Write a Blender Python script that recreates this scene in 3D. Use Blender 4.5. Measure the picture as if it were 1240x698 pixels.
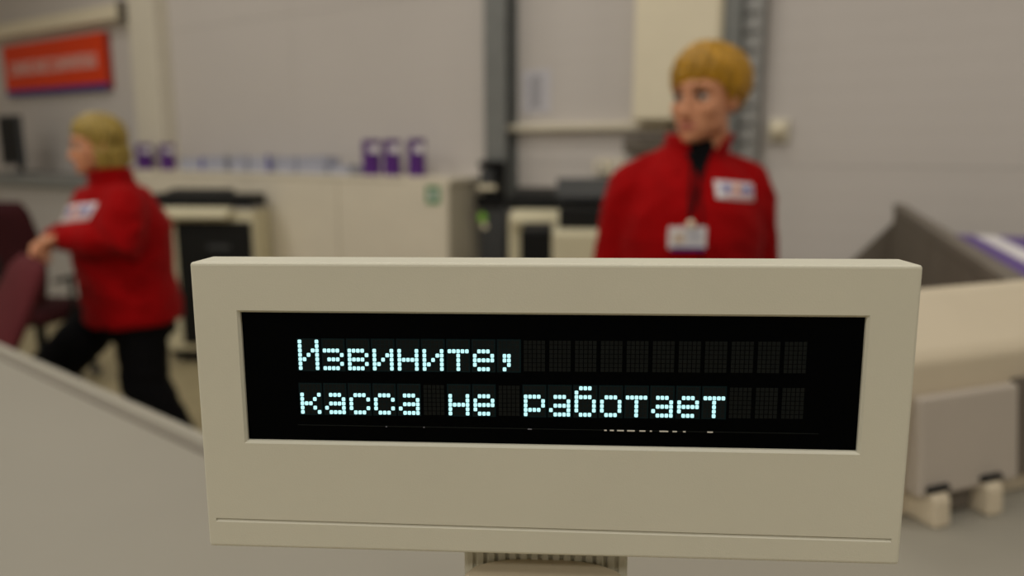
import bpy, bmesh, math, random
from math import sin, cos, pi, radians, atan2, sqrt
from mathutils import Vector, Matrix, Quaternion, noise
from mathutils.bvhtree import BVHTree

random.seed(7)
for o in list(bpy.data.objects):
    bpy.data.objects.remove(o, do_unlink=True)
scene = bpy.context.scene
COL = scene.collection
V = Vector

# ------------------------------------------------------------------ camera
SN, CN = 0.5499, 0.8352          # the back wall is turned 33 degrees to the picture plane
HALL_TURN = math.atan2(SN, CN)   # the finished hall is turned by this so that its walls run along X and Y
FPX = 930.0                      # focal length in pixels of the 1240 px wide frame
CAM_Z = 1.42
PITCH = math.atan((349 - 180) / FPX)
cam_d = bpy.data.cameras.new('camera')
cam_d.sensor_width = 36.0
cam_d.lens = 36.0 * FPX / 1240.0
cam_d.clip_start = 0.02
cam_d.dof.use_dof = True
cam_d.dof.focus_distance = 0.262
cam_d.dof.aperture_fstop = 5.6
cam_d.dof.aperture_blades = 7
cam = bpy.data.objects.new('camera', cam_d)
cam.location = (0, 0, CAM_Z)
cam.rotation_euler = (pi / 2 - PITCH, 0, HALL_TURN)
COL.objects.link(cam)
scene.camera = cam

# ------------------------------------------------------------------ world, exposure
world = bpy.data.worlds.new('world')
scene.world = world
world.use_nodes = True
world.node_tree.nodes['Background'].inputs[0].default_value = (1.0, 0.93, 0.82, 1)
world.node_tree.nodes['Background'].inputs[1].default_value = 0.05
scene.view_settings.view_transform = 'Standard'
scene.view_settings.look = 'None'
scene.view_settings.gamma = 1.0
scene.view_settings.exposure = 0.0
scene.view_settings.use_curve_mapping = False
scene.cycles.use_denoising = True

# ------------------------------------------------------------------ the rotated hall
WALL_D = 3.861
RZ = -HALL_TURN
U = V((CN, -SN, 0)); N = V((SN, CN, 0))      # along the wall (right), into the wall
ORI = N * WALL_D


def ray(px, py):
    a = (px - 620) / FPX; b = (349 - py) / FPX
    return V((a, cos(PITCH) + b * sin(PITCH), -sin(PITCH) + b * cos(PITCH)))


def at(px, py, Y):
    d = ray(px, py)
    return V((0, 0, CAM_Z)) + d * (Y / d.y)


def atz(px, py, z):
    d = ray(px, py)
    return V((0, 0, CAM_Z)) + d * ((z - CAM_Z) / d.z)


def onwall(px, py, off=0.0):
    """(u, z) of the point seen at a pixel on the plane standing off metres before the back wall"""
    d = ray(px, py)
    t = (WALL_D - off) / d.dot(N)
    p = V((0, 0, CAM_Z)) + d * t
    return (p - ORI).dot(U), p.z


def wpos(u, off=0.0, z=0.0):
    p = ORI + U * u - N * off
    return V((p.x, p.y, z))


CEIL = 4.3
LIGHT_COL = (1.0, 0.965, 0.89)
LIGHTS = [(u, v) for v in (1.6, 3.7, 6.6) for u in (-5.2, -1.9, 1.4)]
LIGHT_W = {1.6: 20.0, 3.7: 26.0, 6.6: 54.0}


# ------------------------------------------------------------------ materials
def lin(c):
    c = c / 255.0
    return c / 12.92 if c <= 0.04045 else ((c + 0.055) / 1.055) ** 2.4


def rgb(r, g, b):
    return (lin(r), lin(g), lin(b), 1)


def mat(name, col, rough=0.5, spec=0.5, metal=0.0, var=0.06, scale=12.0, bump=0.0, bscale=200.0,
        emit=None, estr=0.0, stretch=None, sheen=0.0):
    m = bpy.data.materials.new(name)
    m.use_nodes = True
    nt = m.node_tree
    b = nt.nodes['Principled BSDF']
    b.inputs['Roughness'].default_value = rough
    b.inputs['Metallic'].default_value = metal
    b.inputs['Specular IOR Level'].default_value = spec
    if sheen:
        b.inputs['Sheen Weight'].default_value = sheen
    tc = nt.nodes.new('ShaderNodeTexCoord')
    mp = nt.nodes.new('ShaderNodeMapping')
    if stretch:
        mp.inputs['Scale'].default_value = stretch
    nt.links.new(tc.outputs['Object'], mp.inputs[0])
    nz = nt.nodes.new('ShaderNodeTexNoise')
    nz.inputs['Scale'].default_value = scale
    nz.inputs['Detail'].default_value = 4
    nt.links.new(mp.outputs[0], nz.inputs['Vector'])
    rp = nt.nodes.new('ShaderNodeValToRGB')
    rp.color_ramp.elements[0].position = 0.3
    rp.color_ramp.elements[1].position = 0.7
    rp.color_ramp.elements[0].color = [x * (1 - var) for x in col[:3]] + [1]
    rp.color_ramp.elements[1].color = [min(1, x * (1 + var)) for x in col[:3]] + [1]
    nt.links.new(nz.outputs['Fac'], rp.inputs[0])
    nt.links.new(rp.outputs[0], b.inputs['Base Color'])
    if bump:
        n2 = nt.nodes.new('ShaderNodeTexNoise')
        n2.inputs['Scale'].default_value = bscale
        n2.inputs['Detail'].default_value = 3
        nt.links.new(mp.outputs[0], n2.inputs['Vector'])
        bp = nt.nodes.new('ShaderNodeBump')
        bp.inputs['Strength'].default_value = bump
        bp.inputs['Distance'].default_value = 0.002
        nt.links.new(n2.outputs['Fac'], bp.inputs['Height'])
        nt.links.new(bp.outputs[0], b.inputs['Normal'])
    if emit:
        b.inputs['Emission Color'].default_value = emit
        b.inputs['Emission Strength'].default_value = estr
    return m


def wall_mat():
    m = mat('wall_panel_paint', rgb(203, 197, 192), 0.55, 0.3, var=0.015, scale=1.3)
    nt = m.node_tree
    b = nt.nodes['Principled BSDF']
    tc = nt.nodes.new('ShaderNodeTexCoord')
    w = nt.nodes.new('ShaderNodeTexWave')
    w.bands_direction = 'Z'
    w.inputs['Scale'].default_value = 3.2
    w.inputs['Distortion'].default_value = 0
    nt.links.new(tc.outputs['Object'], w.inputs['Vector'])
    bp = nt.nodes.new('ShaderNodeBump')
    bp.inputs['Strength'].default_value = 0.12
    bp.inputs['Distance'].default_value = 0.004
    nt.links.new(w.outputs['Fac'], bp.inputs['Height'])
    nt.links.new(bp.outputs[0], b.inputs['Normal'])
    return m


M = {}
M['wall'] = wall_mat()
M['wall_core'] = mat('wall_joint', rgb(150, 145, 138), 0.8, 0.2)
M['floor'] = mat('floor_vinyl', rgb(158, 146, 114), 0.45, 0.4, var=0.10, scale=5, bump=0.1, bscale=40)
M['ceiling'] = mat('ceiling_paint', rgb(200, 196, 188), 0.8, 0.2)
M['white_paint'] = mat('white_paint', rgb(216, 209, 192), 0.5, 0.4, var=0.02)
M['cream_metal'] = mat('cream_enamel', rgb(232, 222, 196), 0.45, 0.4, var=0.02)
M['cab'] = mat('cabinet_laminate', rgb(222, 214, 196), 0.5, 0.4, var=0.03, scale=6)
M['cab_side'] = mat('cabinet_side_laminate', rgb(190, 182, 164), 0.5, 0.4, var=0.03, scale=6)
M['grey_steel'] = mat('grey_steel', rgb(120, 122, 120), 0.45, 0.5, var=0.06)
M['zinc'] = mat('zinc_steel', rgb(150, 150, 148), 0.4, 0.5, metal=0.3, var=0.08)
M['dark_grey'] = mat('dark_grey_plastic', rgb(62, 64, 66), 0.5, 0.4)
M['mid_grey'] = mat('mid_grey_laminate', rgb(112, 104, 94), 0.6, 0.3)
M['part_grey'] = mat('partition_grey_fabric', rgb(108, 100, 90), 0.85, 0.2, bump=0.2, bscale=300)
M['black'] = mat('black_plastic', rgb(16, 17, 17), 0.5, 0.25)
M['black_matt'] = mat('black_rubber', rgb(14, 14, 15), 0.7, 0.2)
M['device'] = mat('device_cream_plastic', rgb(214, 206, 176), 0.45, 0.4, var=0.02)
M['device_grey'] = mat('device_grey_plastic', rgb(178, 174, 170), 0.5, 0.4, var=0.02)
M['pos'] = mat('pos_cream_plastic', rgb(205, 192, 168), 0.45, 0.4, var=0.02, bump=0.05, bscale=900)
M['pos_panel'] = mat('pos_panel_plastic', rgb(178, 168, 156), 0.5, 0.4, var=0.02, bump=0.05, bscale=900)
M['vfd'] = mat('display_beige_plastic', rgb(206, 203, 186), 0.48, 0.4, var=0.015, scale=20, bump=0.06, bscale=1800)
M['counter'] = mat('counter_laminate', rgb(146, 141, 129), 0.5, 0.4, var=0.03, scale=3)
M['counter_edge'] = mat('counter_edge_band', rgb(158, 153, 140), 0.45, 0.4, var=0.02)
M['glass_black'] = mat('display_filter_black', rgb(2, 3, 4), 0.25, 0.03, var=0.0)
M['dot_off'] = mat('vfd_dot_dark', rgb(19, 22, 21), 0.6, 0.1, var=0.12, scale=300)
M['dot_on'] = mat('vfd_dot_glowing', rgb(60, 80, 80), 0.5, 0.2, emit=(0.55, 0.98, 1.0, 1), estr=1.08)
M['cell_on'] = mat('vfd_phosphor_cell', rgb(6, 14, 16), 0.5, 0.1, emit=(0.05, 0.55, 0.6, 1), estr=0.006)
M['glint'] = mat('bright_glint_metal', rgb(225, 222, 215), 0.25, 0.6, metal=0.2)  # pale colour for the glints painted on the tube glass
M['purple'] = mat('purple_print', rgb(82, 34, 118), 0.5, 0.4)
M['purple2'] = mat('purple_board_print', rgb(96, 72, 140), 0.6, 0.3)
M['white_print'] = mat('white_print', rgb(228, 224, 226), 0.55, 0.3)
M['paper'] = mat('white_paper', rgb(224, 222, 224), 0.7, 0.2, var=0.01)
M['paper_blue'] = mat('bluish_leaflet_print', rgb(164, 166, 182), 0.6, 0.3, var=0.15, scale=60)
M['cover'] = mat('pale_blue_cover', rgb(172, 174, 188), 0.6, 0.3, var=0.12, scale=70)
M['notice'] = mat('notice_paper', rgb(204, 202, 208), 0.7, 0.2, var=0.01)
M['ink'] = mat('grey_ink', rgb(120, 120, 128), 0.7, 0.2)
M['green'] = mat('green_sticker', rgb(40, 130, 70), 0.5, 0.3)
M['lime'] = mat('lime_sticker', rgb(140, 200, 70), 0.5, 0.3)
M['sign'] = mat('orange_red_sign', rgb(226, 64, 8), 0.5, 0.3, var=0.03)
M['sign_blue'] = mat('sign_violet_edge', rgb(64, 42, 128), 0.5, 0.3)
M['sign_text'] = mat('sign_pale_text', rgb(214, 178, 168), 0.5, 0.3)
M['fleece'] = mat('red_fleece', rgb(152, 4, 7), 0.95, 0.1, var=0.10, scale=30, bump=0.6, bscale=260, sheen=0.03)
M['fleece2'] = mat('dark_red_fleece', rgb(148, 4, 7), 0.95, 0.1, var=0.12, scale=25, bump=0.6, bscale=240, sheen=0.03)
M['black_cloth'] = mat('black_cloth', rgb(16, 16, 18), 0.9, 0.1, bump=0.3)
M['trousers'] = mat('black_trousers', rgb(13, 13, 15), 0.9, 0.1, bump=0.3)
M['skin'] = mat('skin', rgb(206, 144, 108), 0.5, 0.35, var=0.05, scale=40, bump=0.05, bscale=600)
M['lips'] = mat('lips', rgb(184, 108, 92), 0.45, 0.4)
M['hair'] = mat('golden_hair', rgb(172, 126, 22), 0.5, 0.4, var=0.5, scale=60, bump=0.6, bscale=300, stretch=(1, 1, 0.25))
M['hair2'] = mat('ash_blonde_hair', rgb(150, 126, 56), 0.5, 0.4, var=0.4, scale=60, bump=0.6, bscale=300, stretch=(1, 1, 0.25))
M['eye'] = mat('eye_white', rgb(214, 204, 196), 0.25, 0.5)
M['iris'] = mat('dark_iris', rgb(40, 38, 42), 0.25, 0.5)
M['brow'] = mat('brown_brow', rgb(118, 80, 40), 0.8, 0.1)
M['maroon'] = mat('maroon_upholstery', rgb(88, 36, 40), 0.9, 0.15, bump=0.4, bscale=500)
M['burgundy'] = mat('dark_burgundy_upholstery', rgb(52, 18, 22), 0.9, 0.15, bump=0.4, bscale=500)
M['lamp'] = mat('lamp_diffuser', rgb(240, 240, 235), 0.4, 0.3, emit=(*LIGHT_COL, 1), estr=3.0)
M['badge_blue'] = mat('blue_violet_print', rgb(90, 84, 160), 0.5, 0.3)
M['orange'] = mat('orange_print', rgb(226, 150, 90), 0.5, 0.3)


# ------------------------------------------------------------------ mesh helpers
def tag(o, label=None, cat=None, group=None, kind=None):
    if label: o['label'] = label
    if cat: o['category'] = cat
    if group: o['group'] = group
    if kind: o['kind'] = kind
    return o


def link_mesh(name, me, m, parent=None, smooth=False):
    o = bpy.data.objects.new(name, me)
    COL.objects.link(o)
    if m is not None:
        for mm in (m if isinstance(m, (list, tuple)) else [m]):
            me.materials.append(mm)
    if parent is not None:
        o.parent = parent
    if smooth:
        for p in me.polygons:
            p.use_smooth = True
    return o


def obj(name, bm, m, parent=None, smooth=False):
    bmesh.ops.recalc_face_normals(bm, faces=bm.faces[:])
    me = bpy.data.meshes.new(name)
    bm.to_mesh(me); bm.free()
    return link_mesh(name, me, m, parent, smooth)


def thing(name, label, cat, loc=(0, 0, 0), rz=0.0, group=None):
    o = bpy.data.objects.new(name, None)
    o.empty_display_size = 0.1
    COL.objects.link(o)
    o.location = loc
    o.rotation_euler = (0, 0, rz)
    return tag(o, label, cat, group)


def box(bm, x0, x1, y0, y1, z0, z1, bevel=0.0, seg=2):
    r = bmesh.ops.create_cube(bm, size=1.0)
    vs = r['verts']
    for v in vs:
        v.co = V(((x0 + x1) / 2 + v.co.x * (x1 - x0), (y0 + y1) / 2 + v.co.y * (y1 - y0), (z0 + z1) / 2 + v.co.z * (z1 - z0)))
    if bevel:
        es = list({e for v in vs for e in v.link_edges})
        bmesh.ops.bevel(bm, geom=es, offset=bevel, segments=seg, profile=0.5, affect='EDGES')
    return bm


def B(*a, **k):
    return box(bmesh.new(), *a, **k)


def prism(bm, pts, z0, z1):
    """vertical prism over an XY outline"""
    a = [bm.verts.new((x, y, z0)) for x, y in pts]
    b = [bm.verts.new((x, y, z1)) for x, y in pts]
    n = len(pts)
    bm.faces.new(a[::-1]); bm.faces.new(b)
    for i in range(n):
        j = (i + 1) % n
        bm.faces.new((a[i], a[j], b[j], b[i]))
    return bm


def prism_x(bm, pts, x0, x1):
    """prism over a YZ outline, extruded along X"""
    a = [bm.verts.new((x0, y, z)) for y, z in pts]
    b = [bm.verts.new((x1, y, z)) for y, z in pts]
    n = len(pts)
    bm.faces.new(a); bm.faces.new(b[::-1])
    for i in range(n):
        j = (i + 1) % n
        bm.faces.new((a[i], b[i], b[j], a[j]))
    return bm


def bevel_all(bm, w, seg=2):
    bmesh.ops.remove_doubles(bm, verts=bm.verts[:], dist=1e-6)
    bmesh.ops.recalc_face_normals(bm, faces=bm.faces[:])
    es = [e for e in bm.edges if len(e.link_faces) == 2 and e.calc_face_angle(0) > 0.4]
    bmesh.ops.bevel(bm, geom=es, offset=w, segments=seg, profile=0.5, affect='EDGES', clamp_overlap=True)
    return bm


def loft(bm, rings, n=20):
    """rings: (centre, half axis a, half axis b); closed with caps"""
    prev = None
    first = None
    for c, a, b in rings:
        ring = [bm.verts.new(c + a * cos(2 * pi * i / n) + b * sin(2 * pi * i / n)) for i in range(n)]
        if prev:
            for i in range(n):
                j = (i + 1) % n
                bm.faces.new((prev[i], prev[j], ring[j], ring[i]))
        else:
            first = ring
        prev = ring
    bm.faces.new(first[::-1]); bm.faces.new(prev)
    return bm


def zloft(bm, rows, n=28):
    """rows: (z, cx, cy, rx, ry)"""
    return loft(bm, [(V((cx, cy, z)), V((rx, 0, 0)), V((0, ry, 0))) for z, cx, cy, rx, ry in rows], n)


def tube(bm, pts, radii, ref=V((0, 1, 0)), flat=1.0, n=14, round_ends=True):
    pts = [V(p) for p in pts]
    if isinstance(radii, (int, float)):
        radii = [radii] * len(pts)
    rings = []
    for i, p in enumerate(pts):
        if i == 0: t = pts[1] - pts[0]
        elif i == len(pts) - 1: t = pts[-1] - pts[-2]
        else: t = (pts[i + 1] - p).normalized() + (p - pts[i - 1]).normalized()
        t.normalize()
        a = t.cross(ref)
        if a.length < 1e-3: a = t.cross(V((1, 0.3, 0)))
        a.normalize()
        b = a.cross(t).normalized()
        rings.append((p, t, a, b, radii[i]))
    out = []
    if round_ends:
        p, t, a, b, r = rings[0]
        for ang in (80, 55, 28):
            k = cos(radians(ang)); s = sin(radians(ang))
            out.append((p - t * r * s, a * r * k, b * r * k * flat))
    for p, t, a, b, r in rings:
        out.append((p, a * r, b * r * flat))
    if round_ends:
        p, t, a, b, r = rings[-1]
        for ang in (28, 55, 80):
            k = cos(radians(ang)); s = sin(radians(ang))
            out.append((p + t * r * s, a * r * k, b * r * k * flat))
    return loft(bm, out, n)


def ell(bm, c, r, rot=None, seg=20):
    m = Matrix.Translation(V(c))
    if rot is not None:
        m = m @ rot.to_matrix().to_4x4() if hasattr(rot, 'to_matrix') else m @ rot
    m = m @ Matrix.Diagonal((r[0], r[1], r[2], 1))
    bmesh.ops.create_uvsphere(bm, u_segments=seg, v_segments=max(8, seg // 2), radius=1.0, matrix=m)
    return bm


def cyl(bm, c, r, z0, z1, n=28, r2=None):
    r2 = r if r2 is None else r2
    return loft(bm, [(V((c[0], c[1], z0)), V((r, 0, 0)), V((0, r, 0))), (V((c[0], c[1], z1)), V((r2, 0, 0)), V((0, r2, 0)))], n)


def remeshed(bm, voxel, smooth=6, factor=0.5):
    me = bpy.data.meshes.new('raw')
    bmesh.ops.recalc_face_normals(bm, faces=bm.faces[:])
    bm.to_mesh(me); bm.free()
    o = bpy.data.objects.new('raw', me)
    COL.objects.link(o)
    r = o.modifiers.new('r', 'REMESH'); r.mode = 'VOXEL'; r.voxel_size = voxel; r.adaptivity = 0
    if smooth:
        s = o.modifiers.new('s', 'SMOOTH'); s.iterations = smooth; s.factor = factor
    dg = bpy.context.evaluated_depsgraph_get()
    out = bpy.data.meshes.new_from_object(o.evaluated_get(dg))
    bpy.data.objects.remove(o, do_unlink=True)
    bpy.data.meshes.remove(me)
    return out


def folds(me, amp=0.006, sc=(7.0, 7.0, 13.0), seed=0.0):
    """soft cloth folds pressed into a garment mesh"""
    nr = [v.normal.copy() for v in me.vertices]
    for v, n in zip(me.vertices, nr):
        p = V((v.co.x * sc[0] + v.co.z * 4 + seed, v.co.y * sc[1], v.co.z * sc[2] + abs(v.co.x) * 6))
        k = 1 - abs(noise.noise(p)) * 2.2
        v.co += n * (amp * (k - 0.45) + amp * 0.5 * noise.noise(p * 2.3))
    return me


def boolean(bm_a, cutters):
    objs = []
    for b in [bm_a] + cutters:
        bmesh.ops.recalc_face_normals(b, faces=b.faces[:])
        me = bpy.data.meshes.new('tmp'); b.to_mesh(me); b.free()
        o = bpy.data.objects.new('tmp', me); COL.objects.link(o); objs.append(o)
    for c in objs[1:]:
        md = objs[0].modifiers.new('b', 'BOOLEAN'); md.operation = 'DIFFERENCE'; md.object = c; md.solver = 'EXACT'
    dg = bpy.context.evaluated_depsgraph_get()
    out = bpy.data.meshes.new_from_object(objs[0].evaluated_get(dg))
    for o in objs:
        bpy.data.objects.remove(o, do_unlink=True)
    return out


def copy_tree(o, parent=None):
    c = o.copy(); COL.objects.link(c); c.parent = parent
    for ch in list(o.children):
        copy_tree(ch, c)
    return c


# ================================================================== the setting
def rect_uv(u0, u1, v0, v1):
    return [tuple(wpos(u, v).xy) for u, v in ((u0, v0), (u1, v0), (u1, v1), (u0, v1))]


UL, UR, VF = -9.4, 4.6, 8.6
tag(obj('floor', prism(bmesh.new(), rect_uv(UL, UR, -0.1, VF), -0.1, 0.0), M['floor']), 'beige vinyl floor of the shop hall', 'floor', kind='structure')
tag(obj('ceiling', prism(bmesh.new(), rect_uv(UL, UR, -0.1, VF), CEIL, CEIL + 0.1), M['ceiling']), 'pale ceiling of the shop hall', 'ceiling', kind='structure')
wb = tag(obj('wall_back', prism(bmesh.new(), rect_uv(UL, UR, -0.12, 0.0), 0, CEIL), M['wall_core']), 'white sandwich panel wall behind the two women', 'wall', kind='structure')
tag(obj('wall_left', prism(bmesh.new(), rect_uv(UL - 0.1, UL, -0.1, VF), 0, CEIL), M['wall']), 'white side wall of the hall', 'wall', kind='structure')
tag(obj('wall_right', prism(bmesh.new(), rect_uv(UR, UR + 0.1, -0.1, VF), 0, CEIL), M['wall']), 'white side wall of the hall on the right', 'wall', kind='structure')
tag(obj('wall_front', prism(bmesh.new(), rect_uv(UL, UR, VF, VF + 0.1), 0, CEIL), M['wall']), 'white wall behind the photographer', 'wall', kind='structure')

# sandwich panels: courses one metre high, recessed joints
u_pil = onwall(186, 60)[0]; u_col = onwall(597, 60)[0]; u_col2 = onwall(895, 60)[0]
us = [UL, u_pil, (u_pil + u_col) / 2, u_col, u_col2, UR]
zs = [0.0, 0.34, 1.34, 2.34, 3.34, CEIL]
for i in range(len(us) - 1):
    for j in range(len(zs) - 1):
        bm = bmesh.new()
        g = 0.0012
        box(bm, us[i] + g, us[i + 1] - g, -0.03, 0.0, zs[j] + g, zs[j + 1] - g)
        p = obj('wall_panel', bm, M['wall'])
        p.location = ORI; p.rotation_euler = (0, 0, RZ)
        p.parent = wb
bb = obj('baseboard_back', B(UL, UR, -0.045, -0.03, 0, 0.1), M['mid_grey'])
bb.location = ORI; bb.rotation_euler = (0, 0, RZ)
tag(bb, 'grey skirting along the foot of the white wall', 'baseboard', kind='structure')


def wall_thing(name, label, cat, u, off=0.03, z=0.0, group=None):
    return thing(name, label, cat, wpos(u, off, z), RZ, group)


def wall_trim(name, bm, m, u, label):
    o = obj(name, bm, m)
    o.location = wpos(u, 0.03, 0); o.rotation_euler = (0, 0, RZ)
    return tag(o, label, 'column', kind='structure')


# ceiling lights (above the frame)
for k, (u, v) in enumerate(LIGHTS):
    t = thing('ceiling_light', 'long fluorescent ceiling light above the shop hall', 'ceiling light', wpos(u, v, CEIL), RZ, 'fluorescent ceiling lights')
    obj('housing', B(-0.75, 0.75, -0.16, 0.16, -0.06, 0), M['white_paint'], t)
    ld = bpy.data.lights.new('lamp_tube', 'AREA')
    ld.shape = 'RECTANGLE'; ld.size = 1.4; ld.size_y = 0.28
    ld.energy = LIGHT_W[v]; ld.color = LIGHT_COL
    lo = bpy.data.objects.new('lamp_tube', ld); COL.objects.link(lo)
    lo.parent = t; lo.location = (0, 0, -0.07)

# columns and pipes on the wall
u0 = onwall(160, 60, 0.15)[0]; u1 = onwall(190, 60, 0.15)[0]
bm = bmesh.new(); w = (u1 - u0)
box(bm, -w / 2, w / 2, -0.14, 0, 0, CEIL, 0.01)
wall_trim('trim_1', bm, M['white_paint'], (u0 + u1) / 2, 'cream boxed column between the orange sign and the long wall')
bm = bmesh.new(); box(bm, -0.03, 0.03, -0.03, 0, 0, CEIL, 0.005)
wall_trim('trim_2', bm, M['device_grey'], onwall(206, 60)[0], 'narrow grey joint strip beside the cream column')
# steel column in the middle
u0 = onwall(586, 60, 0.16)[0]; u1 = onwall(612, 60, 0.16)[0]
w = u1 - u0
bm = bmesh.new()
box(bm, -w / 2, w / 2, -0.012, 0, 0, CEIL); box(bm, -w / 2, w / 2, -0.13, -0.118, 0, CEIL); box(bm, -0.006, 0.006, -0.12, -0.01, 0, CEIL)
wall_trim('trim_3', bm, M['grey_steel'], (u0 + u1) / 2, 'grey steel column in the middle of the white wall')
UC, CW = (u0 + u1) / 2, w
# grey column behind the standing woman
u0 = onwall(868, 60, 0.1)[0]; u1 = onwall(899, 60, 0.1)[0]
bm = bmesh.new(); w2 = u1 - u0
box(bm, -w2 / 2, w2 / 2, -0.11, 0, 0, CEIL, 0.006)
wall_trim('trim_4', bm, M['grey_steel'], (u0 + u1) / 2, 'grey steel column behind the short-haired woman')
# perforated cable channel beside it
uc = onwall(908, 60, 0.09)[0]
t = wall_thing('cable_channel', 'perforated zinc cable channel running up beside the grey column', 'cable channel', uc)
obj('back_plate', B(-0.055, 0.055, -0.05, 0, 0.1, CEIL), M['zinc'], t)
for s in (-1, 1):
    obj('side_rail', B(s * 0.055 - 0.006, s * 0.055 + 0.006, -0.085, 0, 0.1, CEIL), M['zinc'], t)
z = 1.2
rung = None
while z < 3.2:
    if rung is None:
        rung = obj('rung', B(-0.05, 0.05, -0.070, -0.051, 0, 0.062), M['zinc'], t); rung.location = (0, 0, z)
    else:
        r = rung.copy(); COL.objects.link(r); r.location = (0, 0, z)
    z += 0.085

# ================================================================== things on the wall
# long trunking over the sign and the sign
def wall_quad(px0, py0, px1, py1, off):
    a = onwall(px0, py0, off); b = onwall(px1, py1, off)
    return a, b


(ua, za) = onwall(-20, 47, 0.1); (ub, zb) = onwall(147, 12, 0.1)
t = wall_thing('cable_trunking', 'long cream cable trunking above the orange sign', 'trunking', ub, 0.03, zb)
L = ub - ua
obj('duct', B(-L, 0, -0.10, 0, -0.07, 0.05, 0.008), M['cream_metal'], t)
obj('end_cap', B(0.0, 0.03, -0.11, 0, -0.09, 0.07, 0.006), M['mid_grey'], t)

(ua, za) = onwall(2, 60, 0.08); (ub, zb) = onwall(124, 35, 0.08)
zl = onwall(66, 111, 0.08)[1]; zt = onwall(66, 47, 0.08)[1]
W_, H_ = ub - ua, zt - zl
t = wall_thing('wall_sign', 'orange red wall sign with pale lettering and violet lower edge', 'sign', ua, 0.03, zl)
obj('board', B(0, W_, -0.05, 0, 0, H_, 0.006), M['sign'], t)
obj('lower_edge', B(0.01, W_ + 0.012, -0.058, -0.002, -0.012, H_ * 0.085, 0.003), M['sign_blue'], t)
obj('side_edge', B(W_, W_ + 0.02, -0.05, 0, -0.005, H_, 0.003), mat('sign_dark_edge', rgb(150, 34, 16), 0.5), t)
# pale lettering: unreadable in the photograph, kept as letter-like strokes
rx = random.Random(3)
x = W_ * 0.07
k = 0
while x < W_ * 0.93:
    if abs(x - W_ * 0.46) < W_ * 0.012:
        x += W_ * 0.03; continue
    lw = W_ * rx.uniform(0.035, 0.05)
    lh = H_ * 0.27
    bm = bmesh.new(); z0 = H_ * 0.38
    st = lw * 0.28
    form = rx.randint(0, 3)
    box(bm, x, x + st, -0.056, -0.049, z0, z0 + lh)
    if form != 1:
        box(bm, x + lw - st, x + lw, -0.0561, -0.0491, z0, z0 + lh)
    zz = {0: 0.42, 1: 0.8, 2: 0.8, 3: 0.05}[form]
    box(bm, x + st * 0.5, x + lw - st * 0.5, -0.0562, -0.0492, z0 + lh * zz, z0 + lh * (zz + 0.2))
    if form == 1:
        box(bm, x + st * 0.5, x + lw, -0.0562, -0.0492, z0, z0 + lh * 0.2)
    obj('letter_stroke', bm, M['sign_text'], t)
    x += lw + W_ * 0.012
    k += 1

# notice on the wall
(ua, za) = onwall(633, 86, 0.03); (ub, zb) = onwall(667, 137, 0.03)
t = wall_thing('paper_notice', 'white paper notice taped to the wall right of the middle column', 'notice', ua, 0.031, zb)
obj('sheet', B(0, ub - ua, -0.004, 0, 0, za - zb), M['notice'], t)
w_, h_ = ub - ua, za - zb
bm = bmesh.new()
for i in range(9):
    zz = h_ * (0.86 - i * 0.085)
    box(bm, w_ * (0.25 if i % 3 else 0.35), w_ * (0.72 - 0.06 * (i % 2)), -0.0052, -0.0042, zz - 0.008, zz)
obj('printed_lines', bm, M['ink'], t)

# horizontal trunking right of the column
(ua, za) = onwall(612, 156, 0.05); (ub, zb) = onwall(812, 151, 0.05)
t = wall_thing('wall_trunking', 'narrow cream trunking running right from the middle column', 'trunking', ua, 0.03, za)
obj('duct', B(0, ub - ua, -0.05, 0, -0.02, 0.02, 0.004), M['cream_metal'], t)
obj('cover_strip', B(0.01, ub - ua - 0.01, -0.054, -0.05, -0.012, 0.012), M['white_paint'], t)

# wall cabinet, cream, behind the standing woman
off = 0.16
(ua, za) = onwall(765, 148, off); (ub, zb) = onwall(869, 148, off)
t = wall_thing('wall_cabinet', 'tall cream wall cabinet behind the short-haired woman', 'cabinet', ua, 0.03, za)
w_ = ub - ua
obj('body', B(0, w_, -0.13, 0, 0, 2.2, 0.006), M['cream_metal'], t)
obj('door', B(0.01, w_ - 0.01, -0.15, -0.131, 0.012, 2.18, 0.004), M['cream_metal'], t)
(ua, za) = onwall(756, 156, 0.08); (ub, zb) = onwall(818, 176, 0.08)
t = wall_thing('grey_wall_box', 'flat grey box under the cream wall cabinet', 'junction box', ua, 0.03, zb - 0.04)
obj('box_body', B(0, ub - ua + 0.25, -0.06, 0, 0, za - zb, 0.006), M['mid_grey'], t)  # flat grey block below the cabinet, with a thinner grey front slab
obj('lid', B(0.01, ub - ua + 0.24, -0.068, -0.061, 0.01, za - zb - 0.01, 0.003), M['mid_grey'], t)

# sockets
(ua, za) = onwall(720, 194, 0.05); (ub, zb) = onwall(756, 211, 0.05)
t = wall_thing('wall_socket', 'pale double power socket low on the wall left of the standing woman', 'socket', ua, 0.03, zb)
w_, h_ = ub - ua, za - zb
for i in range(2):
    f = obj('socket_plate', B(i * w_ / 2 + 0.003, (i + 1) * w_ / 2 - 0.003, -0.035, 0, 0, h_, 0.005), M['cream_metal'], t)
    bm = bmesh.new()
    tube(bm, [(i * w_ / 2 + w_ / 4, -0.0345, h_ / 2), (i * w_ / 2 + w_ / 4, -0.038, h_ / 2)], h_ * 0.3, n=20, round_ends=False)
    obj('socket_well', bm, M['device_grey'], f)

# round detector right of the column
(ua, za) = onwall(943, 158, 0.05)
t = wall_thing('wall_sounder', 'small round cream alarm sounder on the wall right of the woman', 'alarm', ua, 0.03, za)
bm = bmesh.new(); box(bm, -0.05, 0.05, -0.03, 0, -0.055, 0.055, 0.01); obj('back_box', bm, M['white_paint'], t)
bm = bmesh.new(); tube(bm, [(0, -0.03, 0), (0, -0.05, 0)], [0.042, 0.03], n=24); obj('dome', bm, M['cream_metal'], t, True)

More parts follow.
